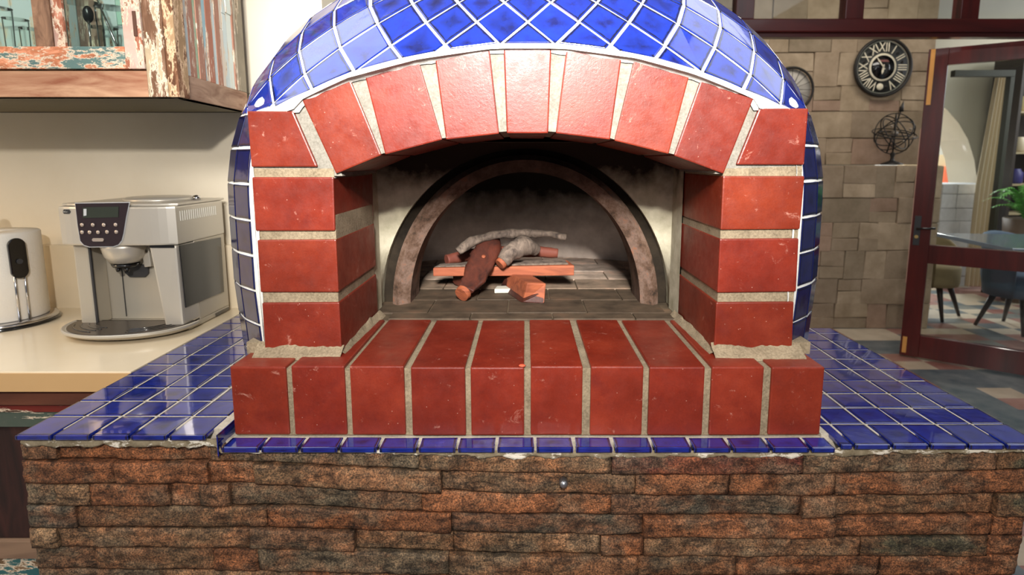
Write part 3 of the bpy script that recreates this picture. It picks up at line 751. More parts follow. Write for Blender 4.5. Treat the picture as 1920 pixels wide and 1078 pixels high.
RB_M.col(RB_M.mix(RB_M.ramp(RB_M.noise(24, 8, sc=(1, 1, 2.5), rough=.7), [(.52, (0, 0, 0)), (.56, (1, 1, 1))]), RB_M.ramp(RB_M.noise(60, 8), [(.3, srgb(104, 92, 72)), (.7, srgb(150, 138, 114))]), srgb(214, 206, 190))); RB_M.bump(RB_M.noise(110, 9), .8, .003)
mb.build('render_band', RB_M.m, ctr)
mb = MB(); c = P(1057, 908, Y=-.036); mb.lathe([(.0001, -.004), (.0045, -.003), (.006, 0), (.0065, .012)], 16, c, 'Y'); mb.build('screw_head', simple('dull_steel', (150, 152, 156), .35, .9), ctr)

# ================================================================ kitchen side
WALLM = Mat('cream_wall_paint', rough=.55, spec=.35); WALLM.col(WALLM.ramp(WALLM.noise(6, 4), [(.3, srgb(218, 208, 186)), (.7, srgb(224, 215, 195))])); WALLM.bump(WALLM.noise(220, 3), .12, .0006); WALLM = WALLM.m
WHITE = simple('white_plaster', (226, 226, 222), .8)
mb = MB(); mb.box((-2.6, .72, 0), (-.512, .84, 2.75)); struct('wall_kitchen', mb, WALLM)
mb = MB(); mb.box((-2.72, -3.2, 0), (-2.6, 3.6, 2.75)); struct('wall_left', mb, WHITE)
CREAM = Mat('cream_worktop', rough=.22, spec=.5, coat=.3); CREAM.col(CREAM.ramp(CREAM.noise(5, 3), [(.3, srgb(222, 206, 176)), (.7, srgb(228, 213, 186))])); CREAM = CREAM.m
wt = thing('worktop', 'cream stone worktop running beside the blue tiles, with coffee machine on it', 'worktop', (-1.6, .45, .87))
mb = MB(); mb.box((-2.59, .221, .871), (XL-.002, .700, .910), (1, 1, 1), .002); mb.build('top_slab', CREAM, wt)
mb = MB(); mb.box((-2.59, .2185, .8715), (XL-.003, .2208, .9075), (1, 1, 1), .0005); mb.build('edge_band', simple('tan_edge_band', (196, 160, 112), .4, var=.03), wt)
zu = P(60, 460, Y=.70).z
mb = MB(); mb.box((-2.59, .700, .871), (XL-.002, .7195, zu), (1, 1, 1), .0015); mb.build('upstand', CREAM, wt)
RUST = m_wood('old_dark_timber', (46, 24, 18), (104, 60, 42), .8, 14, (.2, 1, 1), 0, .5)
REDT = m_paint('flaked_red_paint', (112, 40, 32), (90, 34, 30), (84, 62, 50), .55, (.3, 1, 1))
GRNT = m_paint('flaked_green_paint', (70, 84, 74), (82, 88, 80), (96, 78, 60), .6, (.3, 1, 1))
DARKT = m_wood('dark_red_panel', (22, 12, 10), (60, 30, 24), .8, 40, (1, 1, .15), 0, .4)
bc = thing('base_cabinet', 'reclaimed dark timber base cabinet under the cream worktop', 'cabinet', (-1.6, .45, 0))
def zz(y): return P(60, y, Y=.245).z
mb = MB(); mb.box((-2.55, .262, 0), (XL-.004, .70, .870)); mb.build('carcass', RUST, bc)
mb = MB(); mb.box((-2.55, .238, zz(757)), (XL-.004, .261, .8705), (1, 1, 1), .001); mb.build('top_rail', RUST, bc)
mb = MB(); mb.box((-2.55, .246, zz(801)), (-.80, .261, zz(758)), (1, 1, 1), .001); o = mb.build('drawer_front', GRNT, bc)
mb = MB(); mb.box((-2.55, .2435, zz(772)), (-.80, .2458, zz(760)), (1, 1, 1), .0005); mb.build('red_strip', REDT, o)
dr = MB(); dr.box((-2.55, .252, zz(1012)), (-.80, .261, zz(803))); d_ = dr.build('door_panel', DARKT, bc)
mb = MB(); mb.box((-2.55, .242, zz(1046)), (-.80, .261, zz(1014)), (1, 1, 1), .001); mb.build('lower_rail', m_wood('bleached_timber', (92, 70, 56), (150, 122, 98), .8, 14, (.2, 1, 1)), bc)
mb = MB(); mb.box((-2.55, .246, .05), (-.80, .261, zz(1048)), (1, 1, 1), .001); mb.build('lower_panel', m_paint('flaked_teal_paint', (40, 88, 92), (58, 100, 100), (110, 86, 60), .5, (.4, 1, 1)), bc)
mb = MB(); mb.box((-.798, .244, .05), (XL-.004, .261, zz(758)), (1, 1, 1), .001); mb.build('corner_stile', RUST, bc)

# --- upper cabinet of reclaimed timber
cab = thing('wall_cabinet', 'wall cabinet of mixed flaking painted boards with glassware behind its door', 'cabinet', (-1.2, .48, 1.42))
CX0, CX1, CXB, CYF, CYB, CZ0, CZ1 = -1.75, -.657, -.690, .316, .665, 1.42, 2.25
def m_plank():
    m = Mat('painted_plank', rough=.72, spec=.3)
    w = m.ramp(m.noise(90, 8, sc=(1, 1, .10), dist=1), [(.28, srgb(96, 62, 48)), (.5, srgb(168, 118, 92)), (.7, srgb(206, 172, 146))])
    k = m.ramp(m.noise(48, 10, sc=(1, 1, .20), rough=.72), [(.44, (0, 0, 0)), (.47, (1, 1, 1))])
    u = m.ramp(m.noise(48, 10, sc=(1, 1, .20), rough=.72), [(.38, (0, 0, 0)), (.41, (1, 1, 1))])
    cr = m.ramp(m.noise(140, 5, sc=(1, 1, .05)), [(.30, (.5, .45, .4)), (.40, (1, 1, 1))])
    c = m.mix(k, m.mix(u, w, srgb(228, 212, 190)), m.tint()); m.col(m.mix(.8, c, cr, 'MULTIPLY')); m.bump(m.noise(40, 9, sc=(1, 1, .15)), .5, .0015); return m.m
PLANK = m_plank()
PAL = [srgb(*c)[:3] for c in ((178, 214, 196), (220, 230, 224), (176, 128, 108), (170, 202, 166), (208, 222, 222), (182, 120, 98), (160, 194, 202), (222, 210, 196), (166, 136, 120))]
RAIL1 = m_paint('flaked_slate_green', (96, 124, 118), (84, 112, 110), (196, 124, 88), .47, (.5, 1, 1))
RAIL2 = m_wood('orange_pine', (136, 76, 50), (204, 164, 130), .7, 34, (.16, 1, 1), 0, .5)
STILE1 = m_paint('whitewashed_timber', (200, 176, 162), (180, 140, 124), (160, 98, 74), .52, (1, 1, .25))
STILE2 = m_paint('cream_worn_timber', (184, 164, 134), (150, 132, 106), (112, 80, 58), .49, (1, 1, .2))
SRAIL = m_wood('brown_side_rail', (122, 84, 64), (192, 158, 132), .75, 40, (1, .18, 1), 0, .4)
UNDER = simple('grey_underside', (104, 98, 80), .8, var=.05)
mb = MB(); mb.prism([(CX0, CYF+.004, CZ0), (CX1-.003, CYF+.004, CZ0), (CXB-.003, CYB, CZ0), (CX0, CYB, CZ0)], (0, 0, .015)); mb.build('underside', UNDER, cab)
mb = MB(); mb.box((CX0, CYB+.001, CZ0+.002), (CXB-.012, .719, CZ0+.05)); mb.build('gap_shade_strip', simple('gap_shade', (60, 54, 44), .8), cab)  # dark strip closing the gap behind the cabinet, coloured as its shadow
mb = MB(); mb.box((CX0, CYF+.03, CZ0+.0155), (CX1-.042, CYB-.03, 1.484)); mb.build('shelf', RAIL2, cab)
mb = MB(); x = CX0; k = 0
while x < -.705:
    w = rng.uniform(.030, .055); x1 = min(x+w, -.7); z = CZ0+.02
    while z < CZ1:
        h = rng.uniform(.15, .5); mb.box((x+.0006, .500, z), (x1-.0006, .514, min(z+h, CZ1)-.001), rng.choice([PAL[0], PAL[3], PAL[8], PAL[2], PAL[4], PAL[8]]), .0008); z += h
    x += w
mb.build('back_boards', PLANK, cab)
mb = MB(); mb.box((CX0, CYB-.011, CZ0+.016), (CXB-.02, CYB, CZ1)); mb.box((CX0, CYF+.01, CZ1), (CXB, CYB, CZ1+.02)); mb.build('carcass', RUST, cab)
mb = MB(); mb.box((CX0, CYF, CZ0-.0), (-.716, CYF+.028, 1.4685), (1, 1, 1), .0012); mb.build('bottom_rail', RAIL2, cab)
mb = MB(); mb.box((-.7155, CYF-.001, CZ0-.0), (-.678, CYF+.03, CZ1), (1, 1, 1), .0015); mb.build('corner_stile', STILE2, cab)
mb = MB(); mb.box((-.6775, CYF-.0005, CZ0-.0), (CX1, CYF+.036, CZ1), (.9, .75, .62), .0015); mb.build('corner_post', STILE2, cab)
def side(y0, y1, z0, z1, out, th, mat_, nm, tint=(1, 1, 1), mb=None, own=True):
    def X(y): return CX1+(CXB-CX1)*(y-CYF)/(CYB-CYF)
    m2 = mb or MB()
    m2.hexa([Vector((X(y0)+out-th, y0, z0)), Vector((X(y0)+out, y0, z0)), Vector((X(y0)+out, y0, z1)), Vector((X(y0)+out-th, y0, z1)),
             Vector((X(y1)+out-th, y1, z0)), Vector((X(y1)+out, y1, z0)), Vector((X(y1)+out, y1, z1)), Vector((X(y1)+out-th, y1, z1))], tint, .001)
    if own: m2.build(nm, mat_, cab)
side(CYF+.037, CYB, CZ0, 1.466, 0, .024, SRAIL, 'side_rail')
side(CYB-.048, CYB, 1.4665, CZ1, 0, .024, m_paint('grey_worn_stile', (150, 140, 122), (128, 120, 104), (104, 84, 66), .6, (1, 1, .15)), 'side_stile')
mb = MB(); y = CYF+.0375; wl = [.026, .026, .014, .028, .016, .030, .018, .026, .016, .022, .03, .03]; cs = [1, 2, 3, 2, 6, 5, 4, 2, 7, 4, 1, 2]
k = 0
while y < CYB-.050:
    w = wl[k]; y1 = min(y+w, CYB-.0485); z = 1.467
    if y1-y < .004: break
    first = True
    while z < CZ1:
        h = (rng.uniform(.09, .20) if cs[k] not in (3,) else 1.0) if cs[k] not in (2, 5) else rng.uniform(.3, .6)
        c_ = PAL[cs[k]] if first or rng.random() < .5 else rng.choice(PAL)
        side(y+.0004, y1-.0004, z, min(z+h, CZ1)-.0008, -.004+rng.uniform(-.001, .001), .014, PLANK, '', c_, mb, False); z += h; first = False
    y = y1; k += 1
mb.build('side_boards', PLANK, cab)
dm = MB(); dm.box((CX0+.01, CYF-.004, 1.4715), (-.7515, CYF+.020, 1.512), (1, 1, 1), .0012); door = dm.build('door', RAIL1, cab)
mb = MB(); mb.box((-.751, CYF-.004, 1.4715), (-.7165, CYF+.020, CZ1-.02), (1, 1, 1), .0012); mb.build('door_stile', STILE1, door)
mb = MB(); mb.box((-.730, CYF-.006, 1.530), (-.7235, CYF-.0035, 1.575), (.6, .5, .45), .0005); mb.build('hinge', simple('aged_hinge', (92, 60, 46), .6, .3), door)
mb = MB(); mb.box((-.918, CYF-.002, 1.512), (-.885, CYF+.018, CZ1-.02), (1, 1, 1), .0012); mb.build('muntin', m_wood('rough_bark_board', (84, 58, 44), (166, 128, 100), .85, 40, (1, 1, .4), 0, 1.), door)
mb = MB(); mb.box((-.8845, CYF+.001, 1.512), (-.864, CYF+.016, CZ1-.02), (1, 1, 1), .001); mb.build('muntin_edge', STILE1, door)
GL = glass('clear_pane')
mb = MB(); mb.box((CX0+.02, CYF+.006, 1.5125), (-.9185, CYF+.009, CZ1-.03)); mb.build('pane', GL, door)
mb = MB(); mb.box((-.8635, CYF+.006, 1.5125), (-.7515, CYF+.009, CZ1-.03)); mb.build('pane', GL, door)
# glassware
GG = glass('drinking_glass', .12, (.98, 1, .99, 1), .10); CHROME = simple('polished_steel', (205, 205, 208), .12, 1.)
def tumbler(x, y, r, h, label, z=1.4845):
    mb = MB(); mb.lathe([(.0001, .0002), (r*.86, .0002), (r*.9, .003), (r, h)], 28, (x, y, z)); mb.tube([(x+r*cos(2*pi*i/28), y+r*sin(2*pi*i/28), z+h) for i in range(28)], .0008, 5, closed=True)
    tag(mb.build('drinking_glass', GG, None, True), label, 'glass', 'glasses in the wall cabinet'); 
def PX2(x, Y): return P(x, 80, Y=Y).x
tumbler(PX2(2, .39), .39, .024, .115, 'tall clear glass at the left frame edge of the cabinet shelf')
tumbler(PX2(34, .44), .44, .022, .105, 'clear glass standing between the tall left glass and the muntin side glass')
tumbler(PX2(62, .39), .39, .020, .075, 'short clear glass on the shelf just left of the rough wooden muntin')
mb = MB(); r = .036; xj, yj = PX2(158, .40), .40
mb.lathe([(.0001, .0002), (r*.96, .0002), (r, .006), (r, .128)], 32, (xj, yj, 1.4845)); mb.tube([(xj+r*cos(2*pi*i/28), yj+r*sin(2*pi*i/28), 1.6125) for i in range(28)], .0010, 5, closed=True)
tag(mb.build('glass_jar', GG, None, True), 'tallest wide clear glass jar holding the black spoon, right of the muntin', 'jar')
tumbler(PX2(196, .45), .45, .026, .09, 'clear glass at the back between the wide jar and the right hand glass')
xr, yr = PX2(217, .39), .39
tumbler(xr, yr, .030, .115, 'clear glass beside the door stile holding the thin steel rod')
a = Vector((xj+.012, yj, 1.4955)); b_ = P(166, 38, Y=.385)
mb = MB(); mb.tube([a, a.lerp(b_, .5), b_], [.0015, .0018, .003], 8); sp_ = mb.build('spoon', CHROME)
tag(sp_, 'long steel spoon with dark oval bowl leaning in the wide glass jar', 'spoon')
mb = MB(); mb.lathe([(.0001, -.004), (.006, -.003), (.0085, 0), (.006, .002), (.0001, .0025)], 20, (0, 0, 0), 'Y')
d = (b_-a).normalized()
M_ = Matrix.Translation(b_+d*.011) @ d.to_track_quat('Z', 'Y').to_matrix().to_4x4() @ Matrix.Diagonal((1.1, 1, 1.9, 1))
mb.v = [tuple(M_ @ Vector(v)) for v in mb.v]; mb.build('bowl', simple('black_spoon', (18, 20, 20), .25), sp_)
a = Vector((xr+.012, yr, 1.4955)); b_ = P(183, 0, Y=.41); b_ = a+(b_-a)*1.25
mb = MB(); mb.tube([a, b_], .0022, 10); tag(mb.build('stirring_rod', CHROME), 'thin steel stirring rod leaning in the glass beside the door stile', 'stirrer')

# ================================================================ coffee machine
SILVER = simple('silver_plastic', (196, 190, 178), .34, .45, .5, 0, .03, 4)
SIDEM = simple('champagne_side_panel', (186, 178, 162), .42, .35)
BLK = simple('black_gloss', (14, 14, 16), .12, 0, .6, .5); GRY = simple('dark_grey_plastic', (54, 54, 56), .4)
cm = thing('coffee_machine', 'silver bean-to-cup coffee machine on the cream worktop', 'coffee machine', (-.9, .5, .91))
MX0, MX1, MY, MB_, MZ = -1.036, -.777, .458, .672, 1.206
# head with a gently bowed front
def headloop(z, y_in=0):
    pts = []
    for i in range(17):
        t = i/16; x = MX0+(MX1-MX0)*t; pts.append((x, MY+y_in+.016*(2*t-1)**4-.004, z))
    return pts+[(MX1, MB_, z), (MX0, MB_, z)]
mb = MB(); mb.prism(headloop(1.114), (0, 0, MZ-1.114-.006), (1, 1, 1), .004); mb.build('head', SILVER, cm)
mb = MB(); mb.prism([(p[0]*1.0, p[1]+.012, p[2]) for p in headloop(MZ-.0058)], (0, 0, .0055), (1, 1, 1), .002); 
mb.build('top_cover', SILVER, cm)
mb = MB(); mb.lathe([(.0001, 0), (.075, 0), (.075, .005), (.068, .009), (.0001, .010)], 40, (-.88, .585, MZ-.0003)); l_ = mb.build('bean_lid', SILVER, cm)
mb = MB(); mb.lathe([(.0001, 0), (.009, 0), (.008, .010), (.0001, .012)], 20, (-.80, .60, MZ-.0003)); mb.build('dial', CHROME, cm)
mb = MB()
mb.box((MX0+.012, .535, .925), (MX1-.001, MB_, 1.1138), (1, 1, 1), .002)     # rear body
mb.box((MX0+.014, MY+.022, .925), (-.988, .5345, 1.1138), (1, 1, 1), .004)    # left cheek
mb.box((MX0+.02, MY+.03, .912), (MX1-.001, MB_, .9245), (1, 1, 1), .002)
mb.build('body', SIDEM, cm)
mb = MB(); mb.box((-.9878, MY+.0225, .930), (-.984, MY+.027, 1.1137)); mb.box((-.9545, .5325, .932), (-.953, .5345, 1.08)); mb.build('groove', GRY, cm)
# right column, leaning slightly outwards
mb = MB(); mb.hexa([Vector((-.818, MY+.004, .928)), Vector((MX1, MY+.006, .928)), Vector((MX1, MY+.004, 1.1125)), Vector((-.838, MY+.004, 1.1125)),
                    Vector((-.818, .5345, .928)), Vector((MX1, .5345, .928)), Vector((MX1, .5345, 1.1125)), Vector((-.838, .5345, 1.1125))], (1, 1, 1), .005); mb.build('right_column', SILVER, cm)
mb = MB(); mb.box((-.835, MY+.002, 1.1085), (-.781, MY+.0038, 1.1135)); mb.build('column_gap', BLK, cm)
def SP(x, y): return P(x, y, X=MX1)
mb = MB(); q = [SP(335, 460), SP(413, 445), SP(419, 547), SP(347, 577)]
mb.prism([(MX1+.0002, p.y, p.z) for p in q], (.0018, 0, 0), (1, 1, 1), .0007); mb.build('side_window', BLK, cm)
mb = MB()
for k in range(18):
    y0 = SP(337, 400).y; y1 = SP(403, 390).y; y = y0+(y1-y0)*k/17
    zt = 1.186; mb.box((MX1+.0001, y, 1.166), (MX1+.0009, y+.0028, 1.188))
mb.build('vent_slots', simple('vent_light', (226, 224, 214), .5), cm)
mb = MB(); mb.box((MX1+.0001, .60, .9135), (MX1+.0008, .668, .921)); mb.build('side_foot_slot', BLK, cm)
# control panel
def fp(x, y, off=0): 
    p = P(x, y, Y=MY); t = (p.x-MX0)/(MX1-MX0); return Vector((p.x, MY-.004+.016*(2*t-1)**4-off, p.z))
def Z2(x, y): return (x/3.267, y/3.267+330)
pn = [(470, 168), (800, 163), (782, 250), (766, 350), (755, 392), (735, 417), (705, 428), (560, 430), (525, 420), (502, 396), (485, 300)]
def panel(mb, pts, off, th):
    f = []
    for i in range(len(pts)): f.append(fp(*Z2(*pts[i]), off=off))
    cx = sum((p.x for p in f))/len(f); 
    mb.prism([tuple(p) for p in f], (0, -th, 0))
c_ = (640, 290)
mb = MB(); panel(mb, [(c_[0]+(x-c_[0])*1.035, c_[1]+(y-c_[1])*1.04) for x, y in pn], .0003, .001); cp_ = mb.build('control_panel', simple('panel_trim', (214, 216, 218), .25, .4), cm)
mb = MB(); panel(mb, pn, .0014, .0012); mb.build('panel_face', Mat('plum_black_panel', srgb(46, 36, 40), .22).m, cp_)
mb = MB(); panel(mb, [(518, 190), (740, 186), (738, 250), (520, 256)], .0027, .0006); mb.build('display', simple('green_grey_display', (52, 58, 50), .15), cp_)
mb = MB(); panel(mb, [(526, 200), (544, 199), (544, 240), (526, 243)], .0034, .0003); mb.build('display_mark', simple('display_white', (200, 206, 210), .3), cp_)
BTN = simple('satin_button', (196, 182, 170), .28, .5)
for (x, y) in [(515, 297), (583, 297), (650, 297), (722, 296), (515, 342), (563, 342), (615, 342), (670, 340), (726, 340)]:
    c = fp(*Z2(x, y), off=.0025); mb = MB(); mb.lathe([(.0042, 0), (.0042, -.0012), (.0030, -.0022), (.0001, -.0025)], 16, c, 'Y'); mb.build('button', BTN, cp_)
mb = MB(); panel(mb, [(585, 378), (645, 378), (652, 388), (645, 398), (585, 398), (578, 388)], .0027, .0016); mb.build('power_button', BTN, cp_)
mb = MB(); panel(mb, [(382, 206), (422, 206), (431, 214), (431, 225), (422, 233), (382, 233), (373, 225), (373, 214)], -.0006, .0012); bd = mb.build('badge', BLK, cm)
def text(body, size, loc, rot, m, name, parent, ext_=.0002, al='CENTER', scx=1):
    cu = bpy.data.curves.new(name, 'FONT'); cu.body = body; cu.size = size; cu.extrude = ext_; cu.align_x = al; cu.align_y = 'CENTER'
    o = bpy.data.objects.new('tmp', cu); C.objects.link(o); dg = bpy.context.evaluated_depsgraph_get(); dg.update()
    me = bpy.data.meshes.new_from_object(o.evaluated_get(dg)); bpy.data.objects.remove(o); bpy.data.curves.remove(cu)
    me.transform(Matrix.Translation(Vector(loc)) @ rot.to_4x4() @ Matrix.Diagonal((scx, 1, 1, 1))); me.materials.clear(); me.materials.append(m)
    o = bpy.data.objects.new(name, me); C.objects.link(o)
    if parent: o.parent = parent; o.location = -parent_world(parent)
    return o
FACE = Matrix.Rotation(pi/2, 3, 'X')
PALE = simple('pale_print', (196, 196, 190), .5)
c = fp(*Z2(402, 219.5), off=.0008); text("De'Longhi", .0042, c, FACE, PALE, 'lettering', bd, .0002)
# spout, brew recess, nozzle
mb = MB(); c = Vector(((P(226, 480, Y=.485)).x, .500, 0))
pf = [(.046, 1.1136), (.045, 1.104), (.040, 1.085), (.030, 1.071), (.024, 1.068), (.0001, 1.067)]
mb.lathe([(r, z) for r, z in pf][::-1], 32, (c.x, c.y, 0)); so = mb.build('spout', SILVER, cm)
mb = MB(); mb.lathe([(.0001, 1.060), (.026, 1.060), (.029, 1.0665)], 28, (c.x, c.y, 0)); mb.build('spout_underside', BLK, so)
for dx in (-.010, .010):
    mb = MB(); mb.lathe([(.0001, 1.050), (.005, 1.050), (.006, 1.060)], 14, (c.x+dx, c.y-.012, 0)); mb.build('nozzle', BLK, so)
mb = MB(); mb.prism([(c.x-.032, .528, 1.058), (c.x+.032, .528, 1.058), (c.x+.030, .528, 1.036), (c.x+.022, .528, 1.028), (c.x-.014, .528, 1.028), (c.x-.024, .528, 1.038)], (0, .0065, 0), (1, 1, 1), .001); mb.build('brew_recess', GRY, cm)
w0 = P(258, 477, Y=.49)
mb = MB(); mb.tube([(w0.x-.010, .500, w0.z+.002), (w0.x+.010, .520, w0.z+.002)], .0055, 14); wd = mb.build('steam_wand', CHROME, cm)
mb = MB(); mb.hexa([Vector((w0.x-.002, .512, w0.z-.034)), Vector((w0.x+.014, .512, w0.z-.032)), Vector((w0.x+.012, .512, w0.z+.002)), Vector((w0.x-.006, .512, w0.z+.002)),
                    Vector((w0.x-.002, .530, w0.z-.034)), Vector((w0.x+.014, .530, w0.z-.032)), Vector((w0.x+.012, .530, w0.z+.06)), Vector((w0.x-.006, .530, w0.z+.06))], (1, 1, 1), .002); mb.build('grip', SILVER, wd)
# drip tray
def trayloop(sx, sy, z, n=40):
    cx, yb = -.907, .500; out = [(cx+.145*sx, yb, z)]
    for i in range(1, n): t = pi*i/n; out.append((cx+.145*sx*cos(t), yb-.126*sy*sin(t)**.9, z))
    out.append((cx-.145*sx, yb, z)); return out
mb = MB(); L0 = [trayloop(.80, .72, .9115), trayloop(.92, .88, .9175), trayloop(1.0, 1.0, .926), trayloop(1.0, 1.0, .9305), trayloop(.985, .985, .932), trayloop(.95, .95, .9295)]
for a, b_ in zip(L0, L0[1:]): loft(mb, a, b_)
for L in (L0[0], L0[-1]):
    b = len(mb.v); mb.v += L; mb.face(range(b, b+len(L)))
n_ = len(L0[0])
for (A, B) in zip(L0, L0[1:]):
    b = len(mb.v); mb.v += [A[0], A[-1], B[-1], B[0]]; mb.face((b, b+1, b+2, b+3))
tr = mb.build('drip_tray', SILVER, cm, True)
mb = MB(); L = trayloop(.93, .93, .9298); mb.prism(L, (0, 0, .0016)); gr = mb.build('drip_grid', simple('graphite_grid', (84, 76, 70), .3, .5), tr)
for (t0, t1) in ((pi*.60, pi*.90), (pi*.12, pi*.40)):
    mb = MB()
    for k, s_ in enumerate((.86, .76, .66, .56)):
        if t0 < pi/2 and k > 2: continue
        mb.tube([(-.907+.145*s_*cos(t0+(t1-t0)*i/14), .500-.118*s_*sin(t0+(t1-t0)*i/14)**.9, .9316) for i in range(15)], .0013, 6)
    mb.build('grid_slots', BLK, gr)

# ================================================================ paper towel
pt = thing('paper_towel_holder', 'chrome kitchen roll holder with black pad at the left of the worktop', 'holder', (-1.275, .56, .91))
hx, hy = -1.275, .56
mb = MB(); mb.lathe([(.0001, .0002), (.112, .0002), (.114, .004), (.110, .007)], 48, (hx, hy, .91)); mb.build('foot', BLK, pt)
mb = MB(); mb.lathe([(.110, .0068), (.109, .0125), (.100, .015), (.0001, .0155)], 48, (hx, hy, .91)); mb.build('base', CHROME, pt)
mb = MB(); mb.tube([(hx, hy, .924), (hx, hy, 1.168)], .005, 12); mb.build('pole', CHROME, pt)
mb = MB(); mb.lathe([(.0001, 1.155), (.009, 1.158), (.0155, 1.175), (.012, 1.192), (.0001, 1.199)], 24, (hx, hy, 0)); mb.build('finial', BLK, pt)
ph = R(24); dv = Vector((cos(ph), -sin(ph), 0)); tv = Vector((sin(ph), cos(ph), 0)); cc = Vector((hx, hy, 0))
for s_ in (-.010, .010):
    mb = MB(); mb.tube([cc+dv*.097+tv*s_+Vector((0, 0, .924)), cc+dv*.099+tv*s_+Vector((0, 0, 1.06))], .0028, 10); mb.build('arm', CHROME, pt)
mb = MB(); pts = []
for i in range(25):
    t = pi*2*i/24; pts.append(cc+dv*.0965+tv*(.0175*cos(t))+Vector((0, 0, 1.075+(.030 if sin(t) > 0 else -.030)+.0175*sin(t))))
mb.prism([tuple(p) for p in pts[:-1]], tuple(dv*.008), (1, 1, 1), .002); pd = mb.build('arm_pad', BLK, pt)
mb = MB(); c = cc+dv*.1045+Vector((0, 0, 1.068)); mb.tube([c, c+dv*.004], .006, 14); mb.build('pad_stud', GRY, pd)
PAPER = Mat('tissue_paper', srgb(232, 226, 214), .9, spec=.2); PAPER.bump(PAPER.noise(160, 3), .5, .0015); PAPER = PAPER.m
mb = MB(); mb.lathe([(.020, .9262), (.090, .9262), (.092, .929), (.092, 1.130), (.090, 1.1325), (.020, 1.1325), (.020, .9262)], 56, (hx, hy, 0)); tag(mb.build('paper_towel_roll', PAPER), 'white paper towel roll standing on the chrome holder', 'paper towel')

# ================================================================ the rooms beyond
FLOOR = Mat('patchwork_floor', rough=.28, spec=.5)
def cells(sz, off=0):
    x = FLOOR.n('TexWhiteNoise'); x.noise_dimensions = '3D'
    v = FLOOR.n('VectorMath', operation='FLOOR'); FLOOR.link(FLOOR.coord((1/sz[0], 1/sz[1], 0)), v.inputs[0])
    a = FLOOR.n('VectorMath', operation='ADD'); a.inputs[1].default_value = (off, off*2, 3); FLOOR.link(v.outputs[0], a.inputs[0]); FLOOR.link(a.outputs[0], x.inputs['Vector'])
    return x.outputs['Value']
FP_ = [(0, srgb(78, 96, 104)), (.2, srgb(138, 74, 64)), (.38, srgb(206, 190, 166)), (.52, srgb(60, 84, 96)), (.66, srgb(158, 104, 92)), (.8, srgb(110, 116, 112)), (.9, srgb(196, 176, 150))]
ca_ = FLOOR.ramp(cells((.40, .30)), FP_, True); cb_ = FLOOR.ramp(cells((.20, .15), 5), FP_, True)
sel = FLOOR.ramp(cells((.40, .30), 11), [(0, (0, 0, 0)), (.5, (1, 1, 1))], True)
FLOOR.col(FLOOR.mix(.25, FLOOR.mix(sel, ca_, cb_), FLOOR.ramp(FLOOR.noise(8, 5), [(.3, srgb(60, 50, 44)), (.7, srgb(200, 190, 176))]))); FLOOR = FLOOR.m
mb = MB(); mb.box((-3.2, -3.4, -.08), (8.0, 10.5, 0)); struct('floor', mb, FLOOR)
mb = MB(); mb.box((-3.2, .9, 2.75), (8.0, 6.4, 2.83)); mb.box((-3.2, -3.4, 2.75), (8.0, .9, 2.83)); struct('ceiling', mb, WHITE)

# stone-faced wall with clock: irregular tumbled slabs
SLAB = Mat('sandstone_slab', rough=.8, spec=.25); SLAB.col(SLAB.mix(1., SLAB.tint(), SLAB.ramp(SLAB.noise(7, 8, rough=.65), [(.3, (.72, .68, .62)), (.7, (1.15, 1.12, 1.1))]), 'MULTIPLY')); SLAB.bump(SLAB.noise(20, 8), .5, .006); SLAB = SLAB.m
wr = random.Random(12)
def slabs(mb, x0, x1, z0, z1, y, dep=.05):
    SC = [(164, 148, 126), (160, 144, 124), (170, 154, 132), (154, 140, 120), (166, 142, 124), (174, 158, 136), (158, 142, 122)]
    mb.box((x0, y+.012, z0), (x1, y+dep, z1), srgb(140, 124, 104)[:3])
    def rect(a, b, c, d):
        v = wr.uniform(.85, 1.08); cc = srgb(*wr.choice(SC)); o = wr.uniform(0, .010); j = lambda: wr.uniform(-.006, .006)
        p = [(a+.001+j(), c+.001+j()), (b-.001+j(), c+.001+j()), (b-.001+j(), d-.001+j()), (a+.001+j(), d-.001+j())]
        p = [(min(max(q[0], x0), x1), min(max(q[1], z0), z1)) for q in p]
        mb.hexa([Vector((q[0], y-o, q[1])) for q in p]+[Vector((q[0], y+.013, q[1])) for q in p], tuple(k*v for k in cc[:3]), .005)
    z = z0
    while z < z1-.02:
        h = wr.uniform(.16, .26); 
        if z+h > z1-.1: h = z1-z
        x = x0
        while x < x1-.01:
            w = wr.uniform(.14, .38)
            if x+w > x1-.1: w = x1-x
            k = wr.random()
            if k < .3 and h > .15: rect(x, x+w, z, z+h*.45); rect(x, x+w, z+h*.45, z+h)
            elif k < .45 and w > .25: rect(x, x+w*.5, z, z+h); rect(x+w*.5, x+w, z, z+h*.5); rect(x+w*.5, x+w, z+h*.5, z+h)
            else: rect(x, x+w, z, z+h)
            x += w
        z += h
WX1 = P(1757, 50, Y=3.87).x
mb = MB(); slabs(mb, .2, WX1, 1.262, 2.75, 3.87); slabs(mb, .2, WX1-.02, 0, 1.258, 3.61, .30); struct('wall_stone', mb, SLAB)

